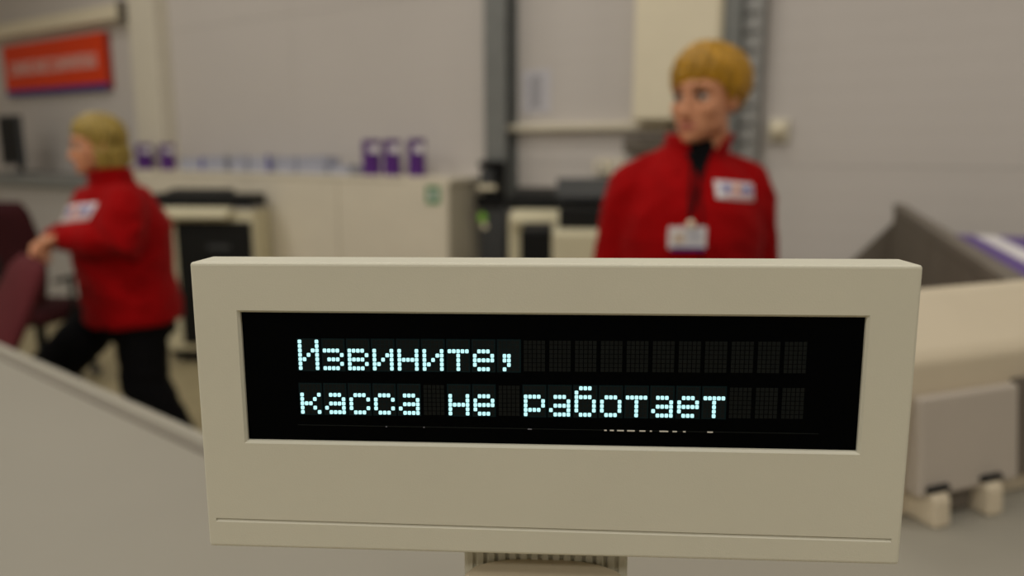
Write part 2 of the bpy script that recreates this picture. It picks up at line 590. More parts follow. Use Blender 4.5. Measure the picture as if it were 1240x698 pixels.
# guard and clamp on the middle column
t = wall_thing('column_cabling', 'black strapped cable bundle and grey guard at the foot of the column', 'cable bundle', UC, 0.165)
zz = lambda py: onwall(598, py, 0.2)[1]
zg = zz(247)
obj('guard', B(-CW / 2 - 0.005, CW / 2 + 0.02, -0.05, 0, 0, zg, 0.01), M['dark_grey'], t)
bm = bmesh.new()
for i in range(4):
    x = CW * (-0.30 + 0.27 * i)
    tube(bm, [(x, -0.025, zg - 0.02), (x + 0.006, -0.035, (zg + zz(200)) / 2), (x, -0.022, zz(197))], 0.014, n=10)
obj('cables', bm, M['black_matt'], t, True)
obj('clamp', B(-CW / 2, CW / 2, -0.06, -0.0, zz(204), zz(195), 0.005), M['black_matt'], t)
obj('clamp', B(-CW / 2 - 0.02, CW / 2 + 0.015, -0.065, -0.0, zg - 0.02, zz(238), 0.005), M['black_matt'], t)
obj('pale_band', B(-CW / 2 - 0.002, CW / 2 - 0.03, -0.064, -0.0, zz(230), zz(224), 0.003), M['cream_metal'], t)
obj('mid_sleeve', B(-CW / 2 + 0.01, CW / 2 - 0.05, -0.056, -0.0, zz(224), zz(206), 0.003), M['dark_grey'], t)
bm = bmesh.new(); tube(bm, [(-CW * 0.35, -0.05, zz(264)), (-CW * 0.35, -0.056, zz(264))], 0.028, n=18, round_ends=False)
obj('round_sticker', bm, M['lime'], t)
bm = bmesh.new(); tube(bm, [(-CW * 0.25, -0.05, zz(274)), (-CW * 0.25, -0.055, zz(274))], 0.02, n=18, round_ends=False)
obj('pale_sticker', bm, M['cream_metal'], t)

# ================================================================== cabinets along the wall
CD = 0.38
uR = onwall(545, 214, CD)[0]
zc = 1.255
u412 = onwall(411, 214, CD)[0]; u300 = onwall(300, 214, CD)[0]
uL2 = onwall(160, 214, CD)[0]
spans = [(u412, uR, 'low beige cabinet with a green square sticker, at the right end of the row'),
         (u300, u412, 'low beige cabinet second from the right end of the row'),
         (uL2, u300, 'low beige cabinet behind the black and cream copier')]
for i, (a, b, lab) in enumerate(spans):
    w_ = b - a
    t = wall_thing('low_cabinet', lab, 'cabinet', a, 0.056, 0, 'low beige cabinets along the wall')
    obj('body', B(0.002, w_ - 0.002, -CD + 0.05, 0, 0.06, zc - 0.03), M['cab_side'], t)
    obj('plinth', B(0.02, w_ - 0.02, -CD + 0.08, -0.02, 0, 0.06), M['mid_grey'], t)
    d = obj('door', B(0.004, w_ - 0.004, -CD + 0.03, -CD + 0.05, 0.07, zc - 0.035, 0.003), M['cab'], t)
    obj('handle', B(w_ - 0.06, w_ - 0.045, -CD + 0.005, -CD + 0.03, 0.55, 0.67, 0.003), M['grey_steel'], d)
    if i == 0:
        zs_ = onwall(528, 232, CD)[1] - 0.02; us_ = onwall(528, 230, CD)[0] - a
        bm = bmesh.new(); y0 = -CD + 0.026
        for (x0, x1, z0, z1) in ((-.05, .05, .024, .05), (-.05, .05, -.05, -.024), (-.05, -.022, -.024, .024), (.022, .05, -.024, .024)):
            box(bm, us_ + x0, us_ + x1, y0, -CD + 0.0302, zs_ + z0, zs_ + z1)
        obj('green_sticker', bm, M['green'], d)
        obj('sticker_paper', B(us_ - .022, us_ + .022, y0 + 0.001, -CD + 0.0302, zs_ - .024, zs_ + .024), M['paper'], d)
t = wall_thing('cabinet_top', 'long cream worktop over the row of low cabinets', 'worktop', uL2, 0.03, zc - 0.03)
obj('board', B(-0.01, uR - uL2 + 0.01, -CD + 0.02, 0, 0.0, 0.03, 0.003), M['cab'], t)
obj('shadow_gap_strip', B(0.3, uR - uL2 - 0.35, -CD + 0.016, -CD + 0.0205, 0.002, 0.010), M['cab_side'], t)

# purple leaflet boxes
def leaflet_box(px0, px1, py0, py1, lab):
    off = 0.25
    a = onwall(px0, py1, off); b = onwall(px1, py0, off)
    w_, h_ = b[0] - a[0], max(0.12, b[1] - zc)
    t = wall_thing('leaflet_box', lab, 'leaflet box', a[0], 0.03, zc, 'purple leaflet boxes on the worktop')
    y0, y1 = -0.24, -0.20
    obj('front_panel', B(0, w_, y0, y0 + 0.006, 0, h_ * 0.62, 0.001), M['purple'], t)
    obj('back_panel', B(0, w_, y1 - 0.006, y1, 0, h_, 0.001), M['purple'], t)
    for x, hs in ((0, .95), (w_ - 0.006, .62)):
        bm = bmesh.new()
        prism_x(bm, [(y0 + .006, 0), (y1 - .006, 0), (y1 - .006, h_ * hs), (y0 + .006, h_ * .62)], x, x + .006)
        obj('side_panel', bm, M['purple'], t)
    obj('left_strip', B(0, w_ * 0.42, y0 - 0.001, y0 + 0.005, h_ * 0.62, h_ * 0.94), M['purple'], t)
    obj('leaflets', B(0.008, w_ - 0.001, y0 + 0.008, y1 - 0.008, h_ * 0.625, h_ * 0.84), M['white_print'], t)
    obj('top_band', B(0.0, w_, y0 + 0.008, y1 - 0.0065, h_ * 0.84, h_, 0.001), M['purple'], t)
    return t


leaflet_box(442, 458, 169, 208, 'purple leaflet box, leftmost of the three by the green sticker')
leaflet_box(467, 482, 169, 208, 'purple leaflet box, middle of the three by the green sticker')
leaflet_box(497, 512, 168, 208, 'purple leaflet box standing apart at the right end of the worktop')
leaflet_box(169, 180, 174, 205, 'purple leaflet box nearest the blonde woman on the left')
leaflet_box(197, 208, 174, 205, 'purple leaflet box beside the cream column, second from the left woman')
# low leaflet stacks
stacks = [(220, 248, 190, 'low pale stack of leaflets left of the dark-edged ones', 'paper'),
          (249, 278, 188, 'grey-blue stack of leaflets with a dark right edge', 'ink'),
          (281, 300, 188, 'pale bluish leaflet stack in the middle of the worktop', 'paper_blue'),
          (303, 329, 188, 'white leaflet stack left of the slim violet divider', 'paper'),
          (335, 360, 189, 'pale blue leaflet stack right of the slim violet divider', 'paper_blue'),
          (362, 397, 188, 'broad grey-blue leaflet stack, last tall one before the purple boxes', 'paper_blue'),
          (400, 430, 200, 'flat grey tray lying left of the three purple boxes', 'ink')]
for px0, px1, py0, lab, mm in stacks:
    a = onwall(px0, 206, 0.25); b = onwall(px1, py0, 0.25)
    w_, h_ = b[0] - a[0], b[1] - zc
    t = wall_thing('leaflet_stack', lab, 'leaflets', a[0], 0.03, zc, 'leaflet stacks on the worktop')
    h_ = max(h_, 0.03)
    obj('sheaf', B(0, w_, -0.23, -0.12, 0, h_ * 0.9, 0.002), M['paper_blue' if mm == 'ink' else ('cover' if mm == 'paper' else mm)], t)
    obj('cover_sheet', B(0.004, w_ - 0.004, -0.236, -0.2305, 0, h_ * 0.55), M['cover'], t)
    if h_ > 0.05:
        obj('edge_sheet', B(w_ - 0.03, w_, -0.24, -0.236, 0.004, h_), M['ink'] if mm == 'ink' else M['badge_blue' if mm == 'paper' else 'paper_blue'], t)
    else:
        obj('tray_rim', B(-0.004, w_ + 0.004, -0.24, -0.11, h_ * 0.9, h_, 0.001), M['dark_grey'], t)

# ================================================================== grey counter at far left with a dark monitor
zt = 1.20
uA = onwall(-60, 210, 0.7)[0]; uB = min(onwall(118, 210, 0.7)[0], uL2 - 0.03)
t = wall_thing('service_counter', 'white service counter with a grey top edge behind the blonde woman', 'counter', uA, 0.05, 0)
w_ = uB - uA
obj('body', B(0.02, w_ - 0.02, -0.66, 0, 0.06, zt - 0.09), M['device_grey'], t)
obj('plinth', B(0.05, w_ - 0.05, -0.62, -0.02, 0, 0.06), M['dark_grey'], t)
obj('top_board', B(0, w_, -0.70, 0, zt - 0.09, zt, 0.008), M['grey_steel'], t)
um = onwall(9, 200, 0.5)[0]
t = wall_thing('computer_monitor', 'dark grey monitor standing on the service counter at the left edge', 'monitor', um, 0.4, zt)
hm = onwall(9, 140, 0.4)[1] - zt
obj('foot', B(-0.12, 0.12, -0.10, 0.1, 0, 0.015, 0.004), M['dark_grey'], t)
obj('neck', B(-0.03, 0.03, -0.005, 0.03, 0.015, hm * 0.5, 0.004), M['dark_grey'], t)
bm = bmesh.new(); box(bm, -0.22, 0.16, -0.05, -0.005, 0.07, hm, 0.012); obj('screen_housing', bm, M['dark_grey'], t)
obj('screen', B(-0.20, 0.14, -0.053, -0.05, 0.1, hm - 0.02), M['black'], t)

# ================================================================== copiers
def copier(name_label, loc, rz, w, d, h, panel=True, adf=0.16, lx=0.01, px0=0.018):
    t = thing('copier', name_label, 'copier', loc, rz, 'black and cream copiers')
    obj('body', B(-w / 2, w / 2, 0, d, 0.09, h, 0.012), M['device'], t)
    obj('base', B(-w / 2 + 0.02, w / 2 - 0.02, 0.03, d - 0.03, 0.03, 0.09), M['black'], t)
    for sx in (-1, 1):
        for y in (0.08, d - 0.08):
            bm = bmesh.new(); tube(bm, [(sx * (w / 2 - 0.07) - 0.012, y, 0.026), (sx * (w / 2 - 0.07) + 0.012, y, 0.026)], 0.026, n=16, round_ends=False)
            obj('castor', bm, M['black_matt'], t)
    if panel:
        p = obj('front_panel', B(-w / 2 + px0, w / 2 - 0.02, -0.02, 0.0, 0.14, h - 0.075, 0.006), M['black'], t)
        for i in range(3):
            z0 = 0.17 + i * (h - 0.3) / 3
            dr = obj('paper_drawer', B(-w / 2 + px0 + 0.015, w / 2 - 0.035, -0.03, -0.02, z0, z0 + (h - 0.3) / 3 - 0.02, 0.004), M['black'], t)
            obj('drawer_grip', B(0.02, 0.17, -0.036, -0.03, z0 + 0.12, z0 + 0.15, 0.002), M['dark_grey'], dr)
    lid = obj('scanner_lid', B(-w / 2 - lx, w / 2 - 0.02, 0.01, d, h + 0.012, h + adf * 0.75, 0.015), M['black'], t)
    bm = bmesh.new()
    prism_x(bm, [(0.05, h + adf * 0.75), (d - 0.05, h + adf * 0.75), (d - 0.06, h + adf), (0.12, h + adf * 0.9)], -w / 2 + 0.02, w * 0.18)
    obj('document_feeder', bevel_all(bm, 0.01), M['black'], lid)
    obj('glass_rim', B(-w / 2, w / 2, 0, d, h, h + 0.012), M['device_grey'], t)
    bm = bmesh.new()
    prism_x(bm, [(-0.10, h - 0.045), (0.0, h - 0.03), (0.0, h + 0.02), (-0.10, h - 0.02)], -w / 2 + 0.02, w / 2 - 0.14)
    cp = obj('control_panel', bevel_all(bm, 0.004), M['device'], t)
    return t


pc = atz(204, 440, 0.0)
rz = radians(-4)
wC = 0.65
loc = V((pc.x, pc.y, 0)) + V((cos(rz), sin(rz), 0)) * wC / 2
copier('black-fronted cream copier beside the blonde woman', loc, rz, wC, 0.27, 1.03, True, 0.13, 0.10, 0.13)
pf = at(612, 258, 3.75)
copier('cream copier with a black lid next to the grey column', (pf.x + 0.29, 3.72, 0), radians(-4), 0.55, 0.40, pf.z - 0.0, False, 0.11)
pn = at(668, 281, 3.15)
# a lower printer in front of it
t = thing('office_printer', 'lower cream printer with black side box, between copier and standing woman', 'printer', (at(700, 281, 3.15).x, 3.12, 0), radians(-3))
hp = pn.z
wp = at(752, 281, 3.15).x - pn.x
x0 = pn.x - at(700, 281, 3.15).x
obj('body', B(x0, x0 + wp, 0, 0.42, 0.10, hp, 0.012), M['device'], t)
obj('base', B(x0 + 0.02, x0 + wp - 0.02, 0.03, 0.39, 0, 0.10), M['black'], t)
obj('side_box', B(x0 - 0.13, x0 - 0.002, 0.0, 0.3, 0.5, hp + 0.012, 0.012), M['black'], t)
bm = bmesh.new()
prism_x(bm, [(0.16, hp), (0.42, hp), (0.42, hp + 0.17), (0.30, hp + 0.10), (0.16, hp + 0.085)], x0 + 0.03, x0 + wp)
fd = obj('document_feeder', bevel_all(bm, 0.008), M['black'], t)
bm = bmesh.new()
prism_x(bm, [(0.22, hp + 0.12), (0.42, hp + 0.19), (0.42, hp + 0.205), (0.22, hp + 0.135)], x0 + 0.02, x0 + wp - 0.03)
obj('paper_tray', bm, M['dark_grey'], fd)
obj('front_drawer', B(x0 + 0.02, x0 + wp - 0.02, -0.012, 0, 0.3, hp - 0.14, 0.004), M['device_grey'], t)

# ================================================================== office chairs
def office_chair(label, loc, rz, m, zback, recline, seat_z=0.47, bw=0.23):
    """faces local -Y; backrest on +Y"""
    t = thing('office_chair', label, 'chair', loc, rz)
    bm = bmesh.new()
    box(bm, -0.23, 0.23, -0.24, 0.22, seat_z - 0.05, seat_z + 0.04, 0.035, 3)
    obj('seat', bm, m, t, True)
    # backrest: curved padded slab
    bm = bmesh.new()
    z0 = seat_z + 0.08
    nz, nx = 10, 8
    L_ = (zback - z0) / cos(recline)
    rows = []
    for j in range(nz + 1):
        s = j / nz
        wv = bw * (0.82 + 0.18 * sin(pi * min(1, s * 1.15))) * (1 if s < 0.85 else sqrt(max(0, 1 - ((s - 0.85) / 0.17) ** 2)) * 0.35 + 0.65)
        c = V((0, 0.20 + sin(recline) * L_ * s, z0 + cos(recline) * L_ * s))
        rows.append((c, V((wv, 0, 0)), V((0, cos(recline), -sin(recline))) * (0.045 if 0 < j < nz else 0.02)))
    loft(bm, rows, 24)
    obj('backrest', bm, m, t, True)
    bm = bmesh.new()
    tube(bm, [(0, 0.05, seat_z - 0.07), (0, 0.26, seat_z - 0.07), (0, 0.25 + sin(recline) * 0.1, z0 + 0.02), (0, 0.24 + sin(recline) * L_ * .45, z0 + cos(recline) * L_ * .45)], 0.022, flat=0.5)
    obj('back_bracket', bm, M['black'], t, True)
    bm = bmesh.new(); cyl(bm, (0, 0), 0.028, 0.12, seat_z - 0.05, 18)
    obj('gas_column', bm, M['black'], t)
    for k in range(5):
        a = 2 * pi * k / 5 + 0.4
        bm = bmesh.new()
        tube(bm, [(0.02 * cos(a), 0.02 * sin(a), 0.13), (0.29 * cos(a), 0.29 * sin(a), 0.075)], [0.03, 0.02], ref=V((0, 0, 1)), flat=0.7)
        lg = obj('base_leg', bm, M['black'], t, True)
        bm = bmesh.new()
        e = V((0.29 * cos(a), 0.29 * sin(a), 0.028)); s = V((-sin(a), cos(a), 0))
        tube(bm, [e - s * 0.022, e + s * 0.022], 0.028, n=16, round_ends=False)
        tube(bm, [e + V((0, 0, 0.02)), e + V((0, 0, 0.06))], 0.009, n=8)
        obj('castor', bm, M['dark_grey'], lg)
    for s in (-1, 1):
        bm = bmesh.new()
        tube(bm, [(s * 0.2, 0.05, seat_z - 0.03), (s * 0.27, 0.05, seat_z), (s * 0.275, 0.05, seat_z + 0.2)], 0.014, n=8)
        tube(bm, [(s * 0.275, -0.1, seat_z + 0.21), (s * 0.275, 0.16, seat_z + 0.21)], 0.022, ref=V((0, 0, 1)), flat=0.6, n=10)
        obj('armrest', bm, M['black'], t, True)
    return t


# ================================================================== people
def hand(bm, wrist, d, n, s, curl=0.5, sc=1.0, spread=0.05):
    """wrist point, direction of the fingers d, palm normal n, thumb side s (unit vectors)"""
    d, n, s = V(d).normalized(), V(n).normalized(), V(s).normalized()
    pl = 0.085 * sc
    rings = []
    for k, (f, w_, th) in enumerate(((-0.25, .026, .021), (0.0, .027, .020), (0.35, .036, .016), (0.75, .040, .014), (1.0, .038, .011), (1.12, .030, .006))):
        rings.append((wrist + d * pl * f, s * w_ * sc, n * th * sc))
    loft(bm, rings, 16)
    lens = [(.042, .027, .020), (.046, .030, .021), (.043, .028, .020), (.034, .021, .018)]
    for i, ll in enumerate(lens):
        k = 1.5 - i
        base = wrist + d * pl * (0.98 - 0.04 * abs(k - 0.5)) + s * 0.0185 * k * sc
        pts = [base - d * 0.02]
        pts.append(base)
        a = curl * (0.55 + 0.08 * i)
        p = base.copy()
        fd = (d + s * spread * k).normalized()
        for l in ll:
            dd = fd * cos(a) + n * sin(a)
            p = p + dd * l * sc
            pts.append(p.copy())
            a += curl * 0.75
        r0 = 0.0092 * sc * (0.88 if i == 3 else 1)
        tube(bm, pts, [r0, r0, r0 * .95, r0 * .88, r0 * .75], ref=s, n=10)
    b0 = wrist + d * pl * 0.22 + s * 0.026 * sc
    t1 = b0 + (d * 0.6 + s * 0.7 + n * 0.25).normalized() * 0.038 * sc
    t2 = t1 + (d * 0.85 + s * 0.25 + n * (0.3 + 0.3 * curl)).normalized() * 0.032 * sc
    t3 = t2 + (d * 0.85 - s * 0.05 + n * (0.35 + 0.4 * curl)).normalized() * 0.024 * sc
    tube(bm, [wrist + d * pl * 0.1 + s * 0.01, b0, t1, t2, t3], [.014 * sc, .0135 * sc, .0115 * sc, .0105 * sc, .0085 * sc], n=10)


def head_blobs(bm, T, k=1.0):
    """T maps head-local (face -Y, eye level z=0) to figure space"""
    def E(c, r, rot=None):
        ell(bm, (0, 0, 0), (1, 1, 1))
        vs = bm.verts[-0:] if False else None
    def add(fn):
        b2 = bmesh.new(); fn(b2)
        bmesh.ops.transform(b2, matrix=T, verts=b2.verts[:])
        me = bpy.data.meshes.new('t'); b2.to_mesh(me); b2.free()
        bm.from_mesh(me); bpy.data.meshes.remove(me)

    def build(b):
        ell(b, (0, .020, .024), (.073, .090, .084), seg=28)
        zloft(b, [(.045, 0, -.010, .055, .066), (.03, 0, -.010, .066, .074), (.0, 0, -.010, .066, .073), (-.03, 0, -.014, .063, .069),
                  (-.055, 0, -.020, .059, .063), (-.078, 0, -.030, .049, .055), (-.096, 0, -.042, .033, .040), (-.106, 0, -.052, .018, .022)], 28)
        for s in (-1, 1):
            ell(b, (s * .034, -.050, -.026), (.028, .025, .030))
            ell(b, (s * .030, -.072, .020), (.024, .009, .008))
            ell(b, (s * .0105, -.090, -.043), (.008, .010, .007))
            ell(b, (s * .071, .016, -.010), (.009, .019, .030), Quaternion((0, 0, 1), s * 0.3))
            ell(b, (s * .044, -.014, -.055), (.015, .040, .030))
        tube(b, [(0, -.078, .014), (0, -.086, -.012), (0, -.097, -.036)], [.008, .0085, .011], ref=V((1, 0, 0)))
        ell(b, (0, -.096, -.040), (.0115, .012, .009))
        ell(b, (0, -.080, -.063), (.024, .012, .0065))
        ell(b, (0, -.0785, -.073), (.020, .012, .0065))
        ell(b, (0, -.070, -.096), (.019, .017, .013))
        tube(b, [(0, .012, -.05), (0, .020, -.095)], [.052, .050], ref=V((1, 0, 0)))
    add(build)


def finish_body(bm, T, parent):
    me = remeshed(bm, 0.0042, 8)
    Ti = T.inverted()
    for v in me.vertices:
        p = Ti @ v.co
        if abs(p.z) < 0.13 and p.y < -0.03 and abs(p.x) < 0.1:
            for s in (-1, 1):
                q = V((p.x - s * .031, (p.z) * 1.5))
                k = math.exp(-(q.x ** 2 + q.y ** 2) / (2 * .0125 ** 2))
                p.y += 0.011 * k
            # crease between the lips, under the nose and mouth
            km = math.exp(-((p.z + .068) / .0022) ** 2) * (1 if abs(p.x) < .024 else 0)
            p.y += 0.003 * km
            v.co = T @ p
    o = link_mesh('body', me, [M['skin'], M['lips']], parent, True)
    for f in me.polygons:
        p = Ti @ f.center
        if p.y < -0.075 and (p.x / .024) ** 2 + ((p.z + .068) / .0105) ** 2 < 1:
            f.material_index = 1
    # eyes and brows as parts of the figure
    for s in (-1, 1):
        bm = bmesh.new(); ell(bm, (s * .031, -.0665, .0), (.0155, .0118, .0095)); bmesh.ops.transform(bm, matrix=T, verts=bm.verts[:])
        e = obj('eye', bm, M['eye'], parent, True)
        bm = bmesh.new(); ell(bm, (s * .031, -.0758, .0), (.0072, .0034, .0072)); bmesh.ops.transform(bm, matrix=T, verts=bm.verts[:])
        obj('iris', bm, M['iris'], e, True)
        bm = bmesh.new()
        tube(bm, [(s * .016, -.082, .0065), (s * .024, -.0815, .009), (s * .034, -.0785, .0085), (s * .046, -.070, .003)], [.0015, .0024, .0026, .0014], ref=V((0, 1, 0)), n=8)
        bmesh.ops.transform(bm, matrix=T, verts=bm.verts[:])
        obj('eyelashes', bm, M['iris'], e, True)
        bm = bmesh.new()
        tube(bm, [(s * .013, -.0855, .022), (s * .028, -.086, .027), (s * .042, -.078, .025), (s * .052, -.066, .019)], [.0022, .0028, .0022, .0014], ref=V((0, 1, 0)), n=8)
        bmesh.ops.transform(bm, matrix=T, verts=bm.verts[:])
        obj('eyebrow', bm, M['brow'], parent, True)
    return o


def hair_mesh(T, style, m, parent, seed=1):
    rr = random.Random(seed)
    bm = bmesh.new()
    c = V((0, .020, .024)); R0 = V((.075, .092, .086))

    def surf(d, k):
        return V((c.x + d.x * R0.x * k, c.y + d.y * R0.y * k, c.z + d.z * R0.z * k))
    crown = V((0.05, 0.30, 0.95)).normalized()
    # skull cap
    def front_limit(az):      # az 0 = face, pi = nape; lowest z (elevation angle) of the hair
        a = abs(az)
        if style == 'short':
            pts = [(0, .16), (.5, .13), (.95, .0), (1.15, -.25), (1.36, -.52), (1.52, -.16), (1.80, -.20), (2.1, -.62), (pi, -.80)]
        else:
            pts = [(0, .34), (.6, .28), (1.0, .08), (1.22, -.5), (1.45, -1.0), (pi, -1.0)]
        for (a0, v0), (a1, v1) in zip(pts, pts[1:]):
            if a <= a1:
                return v0 + (v1 - v0) * (a - a0) / (a1 - a0) + (0.13 * sin(az) * cos(az) * 2 if style == 'short' and a < pi / 2 else 0)
        return pts[-1][1]
    n_l = 230 if style == 'short' else 240
    for i in range(n_l):
        az = -pi + 2 * pi * (i + 0.5) / n_l * 1.0 + rr.uniform(-.05, .05)
        az = (az + pi) % (2 * pi) - pi
        el_end = front_limit(az) + rr.uniform(-.06, .05)
        dirv = V((sin(az) * cos(el_end), -cos(az) * cos(el_end), sin(el_end)))
        lay = rr.uniform(0, 1)
        pts, rad = [], []
        side = V((cos(az), sin(az), 0))
        start = crown.lerp(dirv, 0.02 + 0.4 * (i % 3) / 3.0).normalized()
        nseg = 8
        sweep = rr.uniform(-.05, .05) + (0.16 if style == 'short' and abs(az) < 1.1 else 0)
        for j in range(nseg + 1):
            s = j / nseg
            d = start.lerp(dirv, s).normalized()
            d = (d + side * sweep * sin(pi * s)).normalized()
            bulge = 1.04 + (0.15 if style == 'short' else 0.08) * sin(pi * min(1, s * 1.02)) * (0.3 + 0.7 * lay) + 0.07 * max(0, min(1, (d.z - .1) / .5)) * (1 if style == 'short' else .6)
            if style == 'short' and abs(az) > 1.9 and d.z > -.1:
                bulge += 0.07
            pts.append(surf(d, bulge))
            rad.append((.0075 + .005 * lay) * (1 - 0.7 * s ** 2))
        if style == 'bob':
            a = abs(az)
            if a > 1.18:
                end = pts[-1]
                zl = -.078 + rr.uniform(-.010, .010) + (0.01 if a > 2.3 else 0)
                out = V((sin(az), -cos(az), 0)) * 0.004
                # hang straight from the widest point
                k0 = next((q for q in range(len(pts)) if pts[q].z < 0.012), None)
                if k0:
                    w0 = pts[k0]
                    pts = pts[:k0 + 1]; rad = rad[:k0 + 1]
                    w = w0 + out
                    pts += [V((w.x, w.y, (w0.z + zl) / 2)), V((w.x * .97, w.y * .97 + .002, zl)), V((w.x * .86, w.y * .86 + .004, zl - .014))]
                    rad += [.012, .0115, .006]
        tube(bm, pts, rad, ref=V((0.2, 0.1, 1)), n=7)
    # base shell under the locks
    nn = 48; mm = 14
    ring_prev = None
    for j in range(mm + 1):
        ring = []
        for i in range(nn):
            az = -pi + 2 * pi * i / nn
            e = front_limit(az) + 0.02
            d = crown.lerp(V((sin(az) * cos(e), -cos(az) * cos(e), sin(e))), j / mm).normalized()
            ring.append((surf(d, 1.045), surf(d, .90)))
        if ring_prev:
            for i in range(nn):
                q = (i + 1) % nn
                for z_ in (0, 1):
                    vs = [bm.verts.new(x) for x in (ring_prev[i][z_], ring_prev[q][z_], ring[q][z_], ring[i][z_])]
                    if (vs[0].co - vs[1].co).length < 1e-7:
                        bm.faces.new((vs[0], vs[2], vs[3]))
                    else:
                        bm.faces.new(vs)
        if j == mm:
            for i in range(nn):
                q = (i + 1) % nn
                vs = [bm.verts.new(x) for x in (ring[i][0], ring[q][0], ring[q][1], ring[i][1])]
                bm.faces.new(vs)
        ring_prev = ring
    bmesh.ops.remove_doubles(bm, verts=bm.verts[:], dist=1e-5)
    bmesh.ops.transform(bm, matrix=T, verts=bm.verts[:])
    me = remeshed(bm, 0.0030, 0)
    return link_mesh('hair', me, m, parent, True)


def patch_on(mesh, fx, name, m, parent, off=0.002, nx=12, nz=6, thick=0.002):
    """a patch laid on a garment: fx(i,j in 0..1) -> (origin, direction) rays"""
    bvh = BVHTree.FromPolygons([v.co for v in mesh.vertices], [list(p.vertices) for p in mesh.polygons])
    bm = bmesh.new()
    A, Bk = [], []
    for j in range(nz + 1):
        ra, rb = [], []
        for i in range(nx + 1):
            o, d = fx(i / nx, j / nz)
            h, nrm, _, _ = bvh.ray_cast(o, d)
            if h is None:
                h = o + d * 0.3
            ra.append(bm.verts.new(h - d * (off + thick))); rb.append(bm.verts.new(h - d * off * 0.2))
        A.append(ra); Bk.append(rb)
    for j in range(nz):
        for i in range(nx):
            bm.faces.new((A[j][i], A[j][i + 1], A[j + 1][i + 1], A[j + 1][i]))
            bm.faces.new((Bk[j][i], Bk[j + 1][i], Bk[j + 1][i + 1], Bk[j][i + 1]))
    edge = [(A[0], Bk[0]), (A[nz], Bk[nz]), ([r[0] for r in A], [r[0] for r in Bk]), ([r[nx] for r in A], [r[nx] for r in Bk])]
    for a, b in edge:
        for i in range(len(a) - 1):
            bm.faces.new((a[i], a[i + 1], b[i + 1], b[i]))
    return obj(name, bm, m, parent, True)


def logo(jm, parent, x0, x1, z0, z1, skew, y0):
    """white logo patch with blue and orange letter shapes, on the jacket front"""
    def f(xa, xb, za, zb):
        def g(i, j):
            x = xa + (xb - xa) * i
            s = (x - x0) / (x1 - x0)
            return V((x, y0, za + (zb - za) * j - skew * s)), V((0, 1, 0))
        return g
    p = patch_on(jm, f(x0, x1, z0, z1), 'logo_patch', M['white_print'], parent, 0.002)
    w, h = x1 - x0, z1 - z0
    xs = [(.16, .24), (.28, .36), (.40, .44), (.66, .72), (.76, .84), (.88, .95)]
    for a, b in xs:
        patch_on(jm, f(x0 + w * a, x0 + w * b, z0 + h * .38, z0 + h * .84), 'logo_letter', M['badge_blue'], p, 0.0045, 2, 3, 0.001)
    patch_on(jm, f(x0 + w * .48, x0 + w * .62, z0 + h * .40, z0 + h * .86), 'logo_letter', M['orange'], p, 0.0045, 2, 3, 0.001)
    patch_on(jm, f(x0 + w * .25, x0 + w * .97, z0 + h * .14, z0 + h * .26), 'logo_underline', mat('logo_pink_print', rgb(226, 150, 150), 0.6), p, 0.0045, 6, 2, 0.001)
    return p


def collar(parent, m, base_c, top_c, rb, rt, gap_deg, name='collar', tilt=0.0, th=0.007):
    """standing collar, open at the front (local -Y)"""
    bm = bmesh.new()
    n = 36; rows = 5
    G = radians(gap_deg)
    grid = []
    for j in range(rows + 1):
        s = j / rows
        c = base_c.lerp(top_c, s)
        inner, outer = [], []
        for i in range(n + 1):
            a = -pi / 2 + G * (0.35 + 0.65 * s) + (2 * pi - 2 * G * (0.35 + 0.65 * s)) * i / n
            rx = rb[0] + (rt[0] - rb[0]) * s; ry = rb[1] + (rt[1] - rb[1]) * s
            flare = 0.010 * s * s
            dz = -0.030 * s * max(0, -sin(a)) ** 2 * 0.6
            outer.append(bm.verts.new(V((c.x + (rx + flare) * cos(a), c.y + (ry + flare) * sin(a), c.z + dz))))
            inner.append(bm.verts.new(V((c.x + (rx + flare - th) * cos(a), c.y + (ry + flare - th) * sin(a), c.z + dz))))
        grid.append((outer, inner))
    for j in range(rows):
        for i in range(n):
            o0, i0 = grid[j]; o1, i1 = grid[j + 1]
            bm.faces.new((o0[i], o0[i + 1], o1[i + 1], o1[i]))
            bm.faces.new((i0[i], i1[i], i1[i + 1], i0[i + 1]))
    for (o, q) in (grid[0], grid[-1]):
        for i in range(n):
            bm.faces.new((o[i], o[i + 1], q[i + 1], q[i]))
    for k in (0, n):
        for j in range(rows):
            bm.faces.new((grid[j][0][k], grid[j + 1][0][k], grid[j + 1][1][k], grid[j][1][k]))
    return obj(name, bm, m, parent, True)


def shoe(parent, ank, fdir, m):
    bm = bmesh.new()
    f = V(fdir).normalized(); s = V((-f.y, f.x, 0))
    zb = 0.0
    rings = []
    for t_, w_, h_ in ((-.075, .022, .05), (-.06, .034, .085), (0.0, .038, .085), (.06, .040, .065), (.12, .043, .05), (.165, .036, .042), (.185, .018, .03)):
        c = V((ank.x, ank.y, 0)) + f * t_
        rings.append((V((c.x, c.y, zb + h_ / 2)), s * w_, V((0, 0, h_ / 2))))
    loft(bm, rings, 16)
    o = obj('shoe', bm, m, parent, True)
    bm = bmesh.new()
    pts = []
    for t_, w_ in ((-.078, .02), (-.06, .037), (.0, .040), (.06, .042), (.12, .045), (.165, .038), (.188, .018)):
        pts.append((t_, w_))
    outl = [tuple((V((ank.x, ank.y, 0)) + f * t_ + s * w_).xy) for t_, w_ in pts] + [tuple((V((ank.x, ank.y, 0)) + f * t_ - s * w_).xy) for t_, w_ in reversed(pts)]
    prism(bm, outl, 0.0, 0.016)
    obj('sole', bm, M['black_matt'], o)
    return o


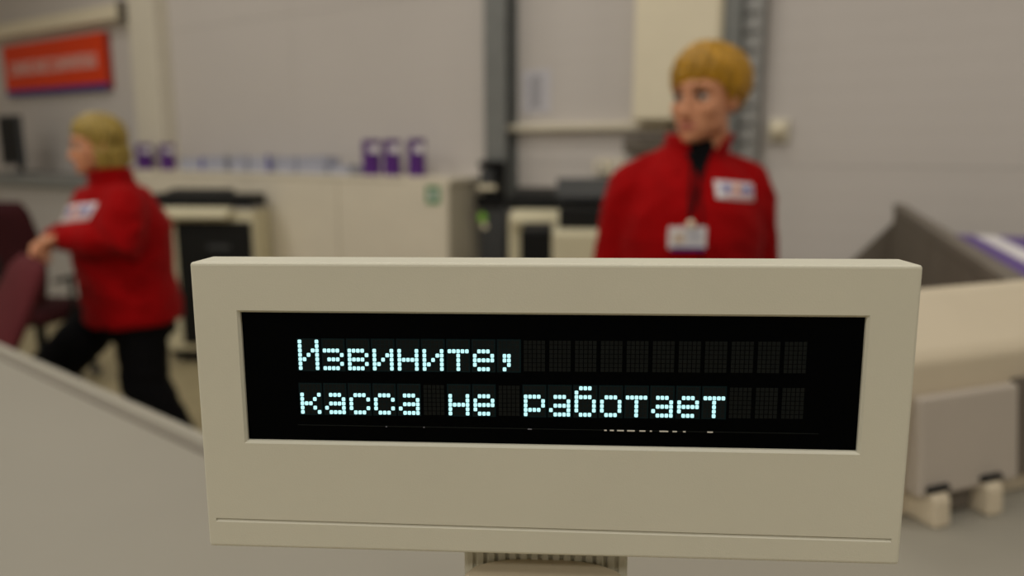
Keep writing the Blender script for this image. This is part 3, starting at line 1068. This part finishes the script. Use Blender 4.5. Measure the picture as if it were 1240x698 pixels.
# ------------------------------------------------ standing woman on the right
Yr = 1.95
px = at(836, 250, Yr)
rw = thing('person', 'short-haired woman in a red fleece with a badge, standing behind the display', 'person', (px.x, Yr, 0), 0.0)
Th = Matrix.Translation(V((0.024, -0.005, 1.543))) @ Matrix.Rotation(radians(-44), 4, 'Z') @ Matrix.Rotation(radians(2), 4, 'X') @ Matrix.Scale(1.0, 4)
bm = bmesh.new()
head_blobs(bm, Th)
tube(bm, [Th @ V((0, .016, -.07)), Th @ V((0, .022, -.105)), (0.006, .026, 1.39), (0, .03, 1.33)], [.051, .051, .056, .07], ref=V((1, 0, 0)))
zloft(bm, [(.86, 0, .01, .16, .11), (.98, 0, .0, .155, .10), (1.08, 0, .005, .135, .09), (1.2, 0, -.005, .15, .105), (1.30, 0, .005, .15, .09), (1.365, 0, .02, .12, .07), (1.40, 0, .025, .06, .055)])
sh = {s: V((s * .158, .015, 1.325)) for s in (-1, 1)}
elb = {s: V((s * .195, .045, 1.07)) for s in (-1, 1)}
wri = {s: V((s * .205, -.03, .845)) for s in (-1, 1)}
for s in (-1, 1):
    tube(bm, [sh[s], elb[s], wri[s]], [.048, .038, .026])
    hand(bm, wri[s] + V((0, -.006, -.03)), V((0, -.12, -1)), V((-s, 0, 0)), V((0, -1, 0)), 0.35)
    tube(bm, [(s * .085, .01, .88), (s * .088, .0, .48), (s * .09, .03, .09)], [.085, .055, .036])
    tube(bm, [(s * .09, .03, .06), (s * .095, -.10, .035)], [.034, .028])
finish_body(bm, Th, rw)
hair_mesh(Th, 'short', M['hair'], rw, 5)
# jacket
bm = bmesh.new()
zloft(bm, [(.79, 0, .0, .188, .138), (.80, 0, .0, .192, .142), (.90, 0, .0, .19, .138), (1.02, 0, -.002, .176, .126), (1.12, 0, -.008, .176, .134), (1.20, 0, -.012, .180, .140),
           (1.27, 0, -.006, .182, .128), (1.33, 0, .006, .172, .106), (1.365, 0, .014, .145, .092), (1.395, 0, .022, .105, .080), (1.425, .002, .026, .078, .071)], 40)
for s in (-1, 1):
    tube(bm, [sh[s] + V((-s * .012, 0, -.008)), sh[s] + V((s * .004, 0.002, -.07)), sh[s].lerp(elb[s], .6), elb[s], elb[s].lerp(wri[s], .5), wri[s]], [.066, .066, .057, .053, .047, .040])
    tube(bm, [V((s * .075, .024, 1.372)), sh[s] + V((-s * .01, 0, .012))], [.045, .052])
me = folds(remeshed(bm, 0.007, 9), 0.0045, seed=3.1)
jm = me
jk = link_mesh('jacket', me, M['fleece'], rw, True)
collar(rw, M['fleece'], V((.005, .026, 1.388)), V((.022, .018, 1.458)), (.088, .084), (.074, .078), 36)
# black undershirt neck in the open collar
bm = bmesh.new()
zloft(bm, [(1.36, .003, .018, .070, .074), (1.42, .004, .016, .064, .066), (1.448, .008, .018, .060, .062)], 28)
obj('undershirt', bm, M['black_cloth'], rw, True)
zipl = lambda i, j: (V((-.004 + .005 * (i - .5), -.4, .83 + .585 * j)), V((0, 1, 0)))
patch_on(jm, zipl, 'zip', M['black_cloth'], rw, 0.001, 2, 40, 0.0015)
tri = lambda i, j: (V((.002 + (.036 * j ** 1.2 + .003) * (2 * i - 1), -.4, 1.345 + .075 * j)), V((0, 1, 0)))
patch_on(jm, tri, 'open_neck', M['black_cloth'], rw, 0.001, 4, 8, 0.002)
kx = lambda p: (at(p, 230, Yr).x - px.x)
kz = lambda p: at(840, p, Yr - .13).z
logo(jm, rw, kx(854) * .95, kx(907) * .93, kz(241), kz(219), 0.010, -.4)
# trousers and shoes
bm = bmesh.new()
zloft(bm, [(.80, 0, .012, .165, .115), (.88, 0, .012, .168, .118), (.97, 0, .005, .16, .108)])
for s in (-1, 1):
    tube(bm, [(s * .088, .012, .86), (s * .09, .0, .48), (s * .09, .03, .07)], [.094, .070, .058])
link_mesh('trousers', folds(remeshed(bm, 0.008, 6), 0.004, seed=1.7), M['trousers'], rw, True)
for s in (-1, 1):
    shoe(rw, V((s * .09, .03, .06)), (s * .15, -1, 0), M['black'])
# lanyard and badge
bx = kx(818); bz1, bz0 = kz(274), kz(300)
badge_y = -.168
bvh = BVHTree.FromPolygons([v.co for v in jm.vertices], [list(p.vertices) for p in jm.polygons])
def front_y(x, z):
    h = bvh.ray_cast(V((x, -.5, z)), V((0, 1, 0)))[0]
    return h.y if h else -.1
for s in (-1, 1):
    bm = bmesh.new()
    pts = []
    for i in range(9):
        q = i / 8
        x = s * .016 * (1 - q) ** .7 + (.006) * (1 - q) + (bx + .006) * q; z_ = 1.425 + (bz1 + .02 - 1.425) * q
        pts.append((x, front_y(x, min(z_, 1.40)) - .006 - (.004 if i == 0 else 0), z_))
    tube(bm, pts, .0032, n=6)
    obj('lanyard', bm, M['black_cloth'], rw, True)
yb = front_y(bx, (bz0 + bz1) / 2) - .006
bm = bmesh.new(); w_ = kx(839) - kx(796)
box(bm, bx - w_ / 2, bx + w_ / 2, yb - .004, yb, bz0, bz1, .002)
bd = obj('badge', bm, M['paper'], rw)
obj('badge_foot', B(bx - w_ * .42, bx + w_ * .45, yb - .005, yb - .001, bz0 - .004, bz0 + .004), M['sign_blue'], bd)
obj('badge_photo', B(bx - w_ * .36, bx - w_ * .08, yb - .005, yb - .0035, bz0 + .012, bz1 - .014), mat('badge_photo_print', rgb(206, 186, 168), 0.5), bd)
for i in range(3):
    obj('badge_line', B(bx, bx + w_ * .38, yb - .005, yb - .0035, bz0 + .016 + i * .011, bz0 + .021 + i * .011), M['paper_blue'], bd)
bm = bmesh.new(); ell(bm, (bx + .006, yb - .006, bz1 + .007), (.010, .006, .010)); obj('badge_clip', bm, M['cream_metal'], bd, True)

# ------------------------------------------------ woman with the chair on the left
Yl = 3.1
pl = at(158, 370, Yl)
TH = radians(-56)
lw = thing('person', 'blonde woman in a dark red fleece bending to push an office chair', 'person', (pl.x, Yl, 0), TH)
Rl = Matrix.Rotation(TH, 3, 'Z')
def tol(p):
    return Rl.inverted() @ (V(p) - V((pl.x, Yl, 0)))
head_c = tol(at(115, 176, 3.03))
Th2 = Matrix.Translation(head_c) @ Matrix.Rotation(radians(4), 4, 'Z') @ Matrix.Rotation(radians(6), 4, 'X') @ Matrix.Scale(0.95, 4)
hc = head_c
neck_b = V((hc.x * .5, hc.y + .05, hc.z - .15))
handL = tol(at(54, 292, 2.86))
bm = bmesh.new()
head_blobs(bm, Th2)
tube(bm, [hc + V((0, .03, -.06)), neck_b + V((0, .0, .02)), neck_b + V((0, .03, -.07))], [.052, .058, .075], ref=V((1, 0, 0)))
zloft(bm, [(.78, 0, .02, .17, .13), (.92, 0, -.0, .17, .13), (1.05, 0, neck_b.y * .45, .17, .13), (1.17, 0, neck_b.y * .7, .165, .12), (neck_b.z - .06, 0, neck_b.y * .9, .13, .09), (neck_b.z, neck_b.x * .5, neck_b.y, .07, .06)])
shl = {1: V((.175, neck_b.y * .85, neck_b.z - .075)), -1: V((-.175, neck_b.y * .9, neck_b.z - .075))}
wl = {1: handL + V((.015, .075, .012)), -1: V((-.13, handL.y + .05, handL.z - .01))}
el2 = {1: V((.245, wl[1].y + .17, 1.055)), -1: V((-.24, wl[-1].y + .15, 1.05))}
for s in (-1, 1):
    tube(bm, [shl[s], el2[s], wl[s]], [.05, .042, .028])
    hand(bm, wl[s] + (wl[s] - el2[s]).normalized() * .02, (wl[s] - el2[s]).normalized() + V((0, -.1, -.55)), V((0, .5, -1)), V((-s, 0, -.1)), 1.05, 1.05)
kn = {1: V((.10, .015, .47)), -1: V((-.10, -.30, .53))}
an = {1: V((.10, .17, .09)), -1: V((-.10, -.42, .08))}
hp_ = {1: V((.095, .02, .84)), -1: V((-.095, .0, .84))}
for s in (-1, 1):
    tube(bm, [hp_[s], kn[s], an[s]], [.095, .062, .038])
    tube(bm, [an[s] + V((0, 0, -.03)), an[s] + V((0, -.12, -.05))], [.034, .028])
finish_body(bm, Th2, lw)
hair_mesh(Th2, 'bob', M['hair2'], lw, 9)
bm = bmesh.new()
ny = neck_b.y
zloft(bm, [(.725, 0, .012, .220, .182), (.735, 0, .012, .226, .187), (.80, 0, .010, .226, .188), (.92, 0, -.005, .215, .178), (1.03, 0, ny * .42, .215, .188), (1.12, 0, ny * .68, .212, .200),
           (1.20, 0, ny * .80, .205, .165), (1.265, 0, ny * .82, .18, .125), (neck_b.z - .025, neck_b.x * .3, ny * .93, .125, .10), (neck_b.z + .02, neck_b.x * .6, ny, .085, .078)], 40)
for s in (-1, 1):
    tube(bm, [shl[s] + V((-s * .02, 0.01, -.01)), shl[s].lerp(el2[s], .35), shl[s].lerp(el2[s], .7), el2[s], el2[s].lerp(wl[s], .5), wl[s] + (el2[s] - wl[s]) * .06], [.090, .088, .080, .075, .068, .054])
me = folds(remeshed(bm, 0.008, 9), 0.007, seed=8.4)
jm2 = me
link_mesh('jacket', me, M['fleece2'], lw, True)
collar(lw, M['fleece2'], neck_b + V((0, .004, -.01)), neck_b + V((0, -.012, .062)), (.094, .086), (.082, .078), 30)
bm = bmesh.new()
zloft(bm, [(.66, 0, .02, .18, .145), (.74, 0, .025, .185, .15), (.86, 0, .02, .185, .14)])
for s in (-1, 1):
    tube(bm, [hp_[s] + V((0, 0, -.02)), kn[s], an[s] + V((0, 0, -.02))], [.104, .096, .082])
link_mesh('trousers', folds(remeshed(bm, 0.009, 6), 0.005, seed=5.2), M['trousers'], lw, True)
for s in (-1, 1):
    shoe(lw, an[s], (s * .1, -1, 0), M['black'])
logo(jm2, lw, .02, .17, 1.135, 1.20, -.02, -.7)

# chair she pushes, and the one behind
f = Rl @ V((0, -1, 0))
ctr = at(40, 292, 2.86)
rec = radians(26)
hb = ctr.z - .05
Lb = hb - .55
rzc = radians(-22)
fc = V((sin(rzc), -cos(rzc), 0))
top = at(50, 300, 2.80)
pos = V((top.x, top.y, 0)) + V((fc.x, fc.y, 0)) * (0.20 + math.tan(rec) * Lb + 0.02)
rzc = radians(-46); fc = V((sin(rzc), -cos(rzc), 0))
pos = V((top.x, top.y, 0)) + fc * (0.20 + math.tan(rec) * Lb + 0.03)
office_chair('maroon office chair held by the blonde woman', pos, rzc, M['maroon'], hb, rec)
pfar = atz(30, 448, 0.0)
office_chair('dark burgundy office chair standing at the left edge behind the maroon one', (at(38, 300, 4.5).x, 4.5, 0), radians(172), M['burgundy'], 1.13, radians(5), bw=0.27)

# ================================================================== checkout partition and the striped carton
ZP = 1.20
pA = atz(1083, 248, ZP); pB = atz(1224, 343, ZP)
dv = (pA - pB); Lp = dv.length; dv.normalize()
ang = atan2(dv.y, dv.x)
t = thing('checkout_partition', 'dark grey partition panel at the right, behind the cash terminal', 'partition', (pB.x, pB.y, 0), ang)
obj('panel', B(0, Lp, -0.03, 0, 0.08, ZP, 0.004), M['part_grey'], t)
obj('top_rail', B(-0.005, Lp + 0.005, -0.036, 0.004, ZP - 0.02, ZP + 0.004, 0.003), M['mid_grey'], t)
for x in (0.1, Lp - 0.1):
    obj('foot', B(x - 0.03, x + 0.03, -0.25, 0.2, 0, 0.08, 0.006), M['dark_grey'], t)
bm = bmesh.new()
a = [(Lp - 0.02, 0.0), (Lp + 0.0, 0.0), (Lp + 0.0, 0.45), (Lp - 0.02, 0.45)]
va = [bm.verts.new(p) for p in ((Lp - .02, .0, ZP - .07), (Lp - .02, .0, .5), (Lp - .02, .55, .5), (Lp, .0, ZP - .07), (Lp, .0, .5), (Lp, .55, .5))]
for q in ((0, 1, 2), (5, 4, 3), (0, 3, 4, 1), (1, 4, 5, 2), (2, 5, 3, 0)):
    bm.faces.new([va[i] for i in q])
obj('shade_wedge', bm, M['mid_grey'], t)  # added grey wedge standing in for shade on the wall beside the partition
t = thing('storage_cabinet', 'grey cabinet hidden behind the dark partition panel', 'cabinet', (pB.x, pB.y, 0), ang)
obj('body', B(0.15, Lp - 0.2, -0.62, -0.06, 0.05, 0.88), M['mid_grey'], t)
obj('plinth', B(0.18, Lp - 0.23, -0.6, -0.08, 0, 0.05), M['dark_grey'], t)
obj('worktop', B(0.13, Lp - 0.18, -0.64, -0.05, 0.88, 0.90, 0.003), M['device_grey'], t)
t = thing('printed_carton', 'large purple and white striped carton behind the grey partition', 'carton', (pB.x + dv.x * 0.2, pB.y + dv.y * .2, 0.90), ang)
LC = Lp * 0.55
zt_ = 0.255
obj('carton_body', B(0, LC, -0.50, -0.05, 0, zt_ - 0.003, 0.004), M['device_grey'], t)
for i, (a, b, mm) in enumerate(((.052, .165, 'purple2'), (.167, .225, 'white_print'), (.227, .33, 'purple2'), (.332, .40, 'white_print'), (.402, .498, 'purple2'))):
    obj('printed_stripe', B(0.002, LC - 0.002, -b, -a, zt_ - 0.0028, zt_), M[mm], t)

# ================================================================== the counter in front
ZC = 0.97
outl = [(-1.75, 2.166), (-.26, .948), (.25, 1.25), (.78, 1.215), (1.35, 1.20), (1.35, .12), (-1.75, .12)]
t = thing('checkout_counter', 'pale beige checkout counter in the foreground under the display', 'counter', (0, 0.6, 0))
sh_ = lambda pts, dy=0.6: [(x, y - dy) for x, y in pts]
bm = prism(bmesh.new(), sh_(outl), ZC - 0.035, ZC)
obj('countertop', bm, M['counter'], t)
bm = prism(bmesh.new(), sh_([(-1.68, 2.02), (-.27, .88), (.25, 1.17), (1.30, 1.12), (1.30, .2), (-1.68, .2)]), 0.08, ZC - 0.035)
obj('base_cabinet', bm, M['cab'], t)
bm = prism(bmesh.new(), sh_([(-1.62, 1.9), (-.27, .82), (.25, 1.1), (1.25, 1.06), (1.25, .26), (-1.62, .26)]), 0.0, 0.08)
obj('plinth', bm, M['dark_grey'], t)
A_ = V((-1.75, 2.166, 0)); B_ = V((-.26, .948, 0)); d_ = (B_ - A_).normalized(); n_ = V((-d_.y, d_.x, 0))
if n_.y < 0: n_ = -n_
ew = 0.028
def strip(p, q, w0, w1, z0, z1):
    dd = (q - p).normalized(); nn = V((-dd.y, dd.x, 0))
    if nn.y < 0: nn = -nn
    return [tuple((x).xy) for x in (p + nn * w0, q + nn * w0, q + nn * w1, p + nn * w1)]
bm = prism(bmesh.new(), sh_(strip(A_, B_, -0.004, 0.018, 0, 0)), ZC - 0.04, ZC + 0.006)
obj('edge_band', bevel_all(bm, 0.002), M['counter_edge'], t)
bm = prism(bmesh.new(), sh_(strip(A_, B_, -0.022, -0.014, 0, 0)), ZC, ZC + 0.0025)
obj('inlay_strip', bm, M['mid_grey'], t)

# ================================================================== cash terminal on the counter at the right
t = thing('cash_terminal', 'cream cash terminal seen from behind on the counter at right', 'cash terminal', (.487, .877, ZC), radians(21))
# local x runs along its back face to the right, local -Y faces the camera
bm = bmesh.new()
prism_x(bm, [(0.012, .03), (0.012, .196), (0.022, .208), (0.085, .262), (0.098, .268), (0.108, .262), (0.118, .20), (0.118, .03)], -0.06, 0.36)
obj('housing', bevel_all(bm, 0.006, 3), M['pos'], t, False)
bm = bmesh.new()
prism_x(bm, [(-0.016, .034), (0.012, .034), (0.012, .157), (-0.002, .157)], -0.002, 0.166)
pn_ = obj('rear_cover', bevel_all(bm, 0.005, 3), M['pos_panel'], t)
bm = bmesh.new(); prism_x(bm, [(0.0, .03), (0.05, .03), (0.05, .16), (0.004, .16)], 0.168, 0.36)
obj('port_recess', bm, M['part_grey'], t)
for x in (0.022, 0.112):
    bm = bmesh.new()
    prism_x(bm, [(-0.030, .0), (0.03, .0), (0.03, .04), (0.008, .044), (-0.018, .044), (-0.027, .036)], x - 0.013, x + 0.013)
    h = obj('hinge_foot', bevel_all(bm, 0.004, 2), M['pos'], t)
    bm = bmesh.new(); tube(bm, [(x - 0.014, -0.018, .046), (x + 0.014, -0.018, .046)], .0045, ref=V((0, 0, 1)), n=10)
    obj('hinge_pin', bm, M['black_matt'], h)
obj('base_gap', B(0.04, 0.095, -0.006, 0.01, 0.006, 0.034), M['part_grey'], t)
obj('base_plate', B(-0.06, 0.36, 0.012, 0.20, 0.0, 0.03, 0.004), M['pos'], t)

# ================================================================== the customer display
DW, DH, DT = 0.24, 0.10256, 0.0172
t = thing('customer_display', 'beige pole display with a glowing dot matrix message in the foreground', 'display', (0.01141, 0.24661, ZC))
R = Matrix.Rotation(-0.06168, 4, 'Z') @ Matrix.Rotation(-0.00491, 4, 'Y') @ Matrix.Rotation(-0.01924, 4, 'X')
HD = 1.28037 - ZC           # height of the head's lower edge over the counter
TD = Matrix.Translation((0, 0, HD)) @ R


def dpart(name, bm, m, parent=None, smooth=False):
    """a part of the display head; its mesh is baked into the tilted frame"""
    bmesh.ops.transform(bm, matrix=TD, verts=bm.verts[:])
    return obj(name, bm, m, parent or t, smooth)


body = B(-DW / 2, DW / 2, 0, DT, 0, DH, 0.0011, 3)
SX0, SX1, SZ0, SZ1 = -0.10389, 0.10381, 0.03979, 0.08538


def frustum(x0, x1, z0, z1, ch, y0, y1):
    bm = bmesh.new()
    ys = [(-0.002, ch + 0.0018 * ch / 0.001 if False else ch), (y0, ch), (y1, 0.0), (0.006, 0.0)]
    rings = []
    for y, c in ys:
        rings.append([bm.verts.new(p) for p in ((x0 - c, y, z0 - c), (x1 + c, y, z0 - c), (x1 + c, y, z1 + c), (x0 - c, y, z1 + c))])
    for a, b in zip(rings, rings[1:]):
        for i in range(4):
            j = (i + 1) % 4
            bm.faces.new((a[i], a[j], b[j], b[i]))
    bm.faces.new(rings[0][::-1]); bm.faces.new(rings[-1])
    return bm


hole = frustum(SX0, SX1, SZ0, SZ1, 0.0008, 0.0, 0.0010)
groove = prism_x(bmesh.new(), [(-0.0006, 0.0089), (-0.0006, 0.0102), (0.0010, 0.0102), (0.0010, 0.0099), (0.0, 0.0089)], -0.1168, 0.1168)
bmesh.ops.rotate(groove, cent=(0, 0, 0.0095), matrix=Matrix.Rotation(radians(0.33), 3, 'Y'), verts=groove.verts[:])
me = boolean(body, [hole, groove])
me.transform(TD)
case = link_mesh('front_case', me, M['vfd'], t)
# shallow back shell behind the front case
bm = B(-0.108, 0.108, DT, DT + 0.012, 0.008, 0.090, 0.004, 3)
dpart('back_shell', bm, M['vfd'])
# screen
scr = dpart('screen', B(SX0 + .0001, SX1 - .0001, 0.0020, 0.0058, SZ0 + .0001, SZ1 - .0001), M['glass_black'])
FONT = {
 'И': ["1...1", "1...1", "1..11", "1.1.1", "11..1", "1...1", "1...1"],
 'з': ["", "", "1111.", "....1", ".111.", "....1", "1111."],
 'в': ["", "", "1111.", "1...1", "1111.", "1...1", "1111."],
 'и': ["", "", "1...1", "1..11", "1.1.1", "11..1", "1...1"],
 'н': ["", "", "1...1", "1...1", "11111", "1...1", "1...1"],
 'т': ["", "", "11111", "..1..", "..1..", "..1..", "..1.."],
 'е': ["", "", ".111.", "1...1", "11111", "1....", ".111."],
 ',': ["", "", "", ".11..", ".11..", "..1..", ".1..."],
 'к': ["", "", "1...1", "1..1.", "111..", "1..1.", "1...1"],
 'а': ["", "", ".111.", "....1", ".1111", "1...1", ".1111"],
 'с': ["", "", ".111.", "1...1", "1....", "1...1", ".111."],
 'р': ["", "", "1111.", "1...1", "1...1", "1111.", "1...."],
 'б': [".111.", "1....", "1111.", "1...1", "1...1", "1...1", ".111."],
 'о': ["", "", ".111.", "1...1", "1...1", "1...1", ".111."],
 ' ': []}
LINES = ["Извините,", "касса не работает"]
# character pitch and dot pitch measured on the screen
CX0, CP, DP = -0.0841, 0.0086, 0.00148
ZROW = (0.0751, 0.0594)
DZ = 0.00155
YS = 0.0020
SK = lambda x: 0.006 * (x + 0.084)
for row in range(2):
    for c in range(20):
        ch = LINES[row][c] if c < len(LINES[row]) else ' '
        pat = FONT[ch]
        lit, dark = bmesh.new(), bmesh.new()
        any_lit = False
        for j in range(7):
            for i in range(5):
                x = CX0 + c * CP + i * DP
                z = ZROW[row] - j * DZ + SK(x)
                on = j < len(pat) and i < len(pat[j]) and pat[j][i] == '1'
                h, hz = 0.00060, 0.00066
                if on:
                    any_lit = True
                    # small pixel with clipped corners
                    k = h * 0.35
                    ring = [(-h, -hz + k), (-h + k, -hz), (h - k, -hz), (h, -hz + k), (h, hz - k), (h - k, hz), (-h + k, hz), (-h, hz - k)]
                    top = [lit.verts.new((x + a, YS - 0.00022, z + b)) for a, b in ring]
                    bot = [lit.verts.new((x + a, YS - 0.00002, z + b)) for a, b in ring]
                    lit.faces.new(top)
                    for q in range(8):
                        r_ = (q + 1) % 8
                        lit.faces.new((top[q], top[r_], bot[r_], bot[q]))
                else:
                    box(dark, x - h, x + h, YS - 0.00010, YS - 0.00002, z - hz, z + hz)
        if any_lit:
            cell = dpart('phosphor_cell', B(CX0 + c * CP - .0011, CX0 + c * CP + 4 * DP + .0011, YS - .00004, YS + .0002, ZROW[row] - 6 * DZ - .0011 + SK(CX0 + c * CP), ZROW[row] + .0011 + SK(CX0 + c * CP)), M['cell_on'], scr)
            dpart('lit_character', lit, M['dot_on'], scr)
        else:
            lit.free()
        dpart('unlit_dots', dark, M['dot_off'], scr)
# glints along the lower edge of the tube glass, added as small pale boxes
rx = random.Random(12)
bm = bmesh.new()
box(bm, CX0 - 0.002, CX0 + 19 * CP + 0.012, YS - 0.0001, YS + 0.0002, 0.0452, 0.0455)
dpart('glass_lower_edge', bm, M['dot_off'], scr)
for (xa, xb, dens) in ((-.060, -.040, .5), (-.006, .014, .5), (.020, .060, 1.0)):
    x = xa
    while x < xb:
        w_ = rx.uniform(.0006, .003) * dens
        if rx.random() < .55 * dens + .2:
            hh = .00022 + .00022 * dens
            dpart('glass_glint', B(x, x + w_, YS - 0.0003, YS - 0.0001, 0.0451, 0.0451 + hh), M['glint'] if dens > .6 else M['ink'], scr)
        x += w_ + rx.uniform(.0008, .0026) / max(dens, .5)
# neck with ribs, swivel and pole
NX = 0.0305
blk = obj('ribbed_neck', B(-NX, NX, 0.0175, 0.030, HD - 0.052, HD + 0.001, 0.001), M['vfd'], t)
blk.rotation_euler = (0, 0, -0.06168)
for i in range(15):
    x = -NX + 0.0022 + i * (2 * NX - 0.0044) / 14
    obj('rib', B(x - 0.0014, x + 0.0014, 0.0162, 0.0177, HD - 0.052, HD - 0.0003, 0.0004, 1), M['vfd'], blk)
bm = bmesh.new()
zloft(bm, [(HD - 0.055, 0, .006, .029, .0125), (HD - 0.0125, 0, .006, .029, .0125), (HD - 0.011, 0, .006, .0275, .0112), (HD - 0.0108, 0, .006, .018, .007)], 48)
sw = obj('swivel_collar', bm, M['pos'], t, False)
sw.rotation_euler = (0, 0, -0.06168)
bm = bmesh.new(); cyl(bm, (0.001, 0.016), 0.018, 0.012, HD - 0.05, 32); obj('pole', bm, M['vfd'], t, True)
bm = bmesh.new(); zloft(bm, [(0.0, 0, .016, .072, .072), (0.010, 0, .016, .072, .072), (0.014, 0, .016, .066, .066), (0.018, 0, .016, .03, .03)], 40)
obj('foot_plate', bm, M['vfd'], t)

# ================================================================== turn the whole hall square to the axes (the camera above already is)
TURN = Matrix.Rotation(HALL_TURN, 4, 'Z')
for o in list(COL.objects):
    if o.parent is None and o is not cam:
        m4 = TURN @ o.matrix_basis
        if o.type == 'MESH':                      # single meshes take the turn into their vertices
            o.data.transform(m4)
            for ch in o.children:
                ch.matrix_basis = m4 @ ch.matrix_basis
            o.matrix_basis = Matrix.Identity(4)
        else:
            o.matrix_basis = m4
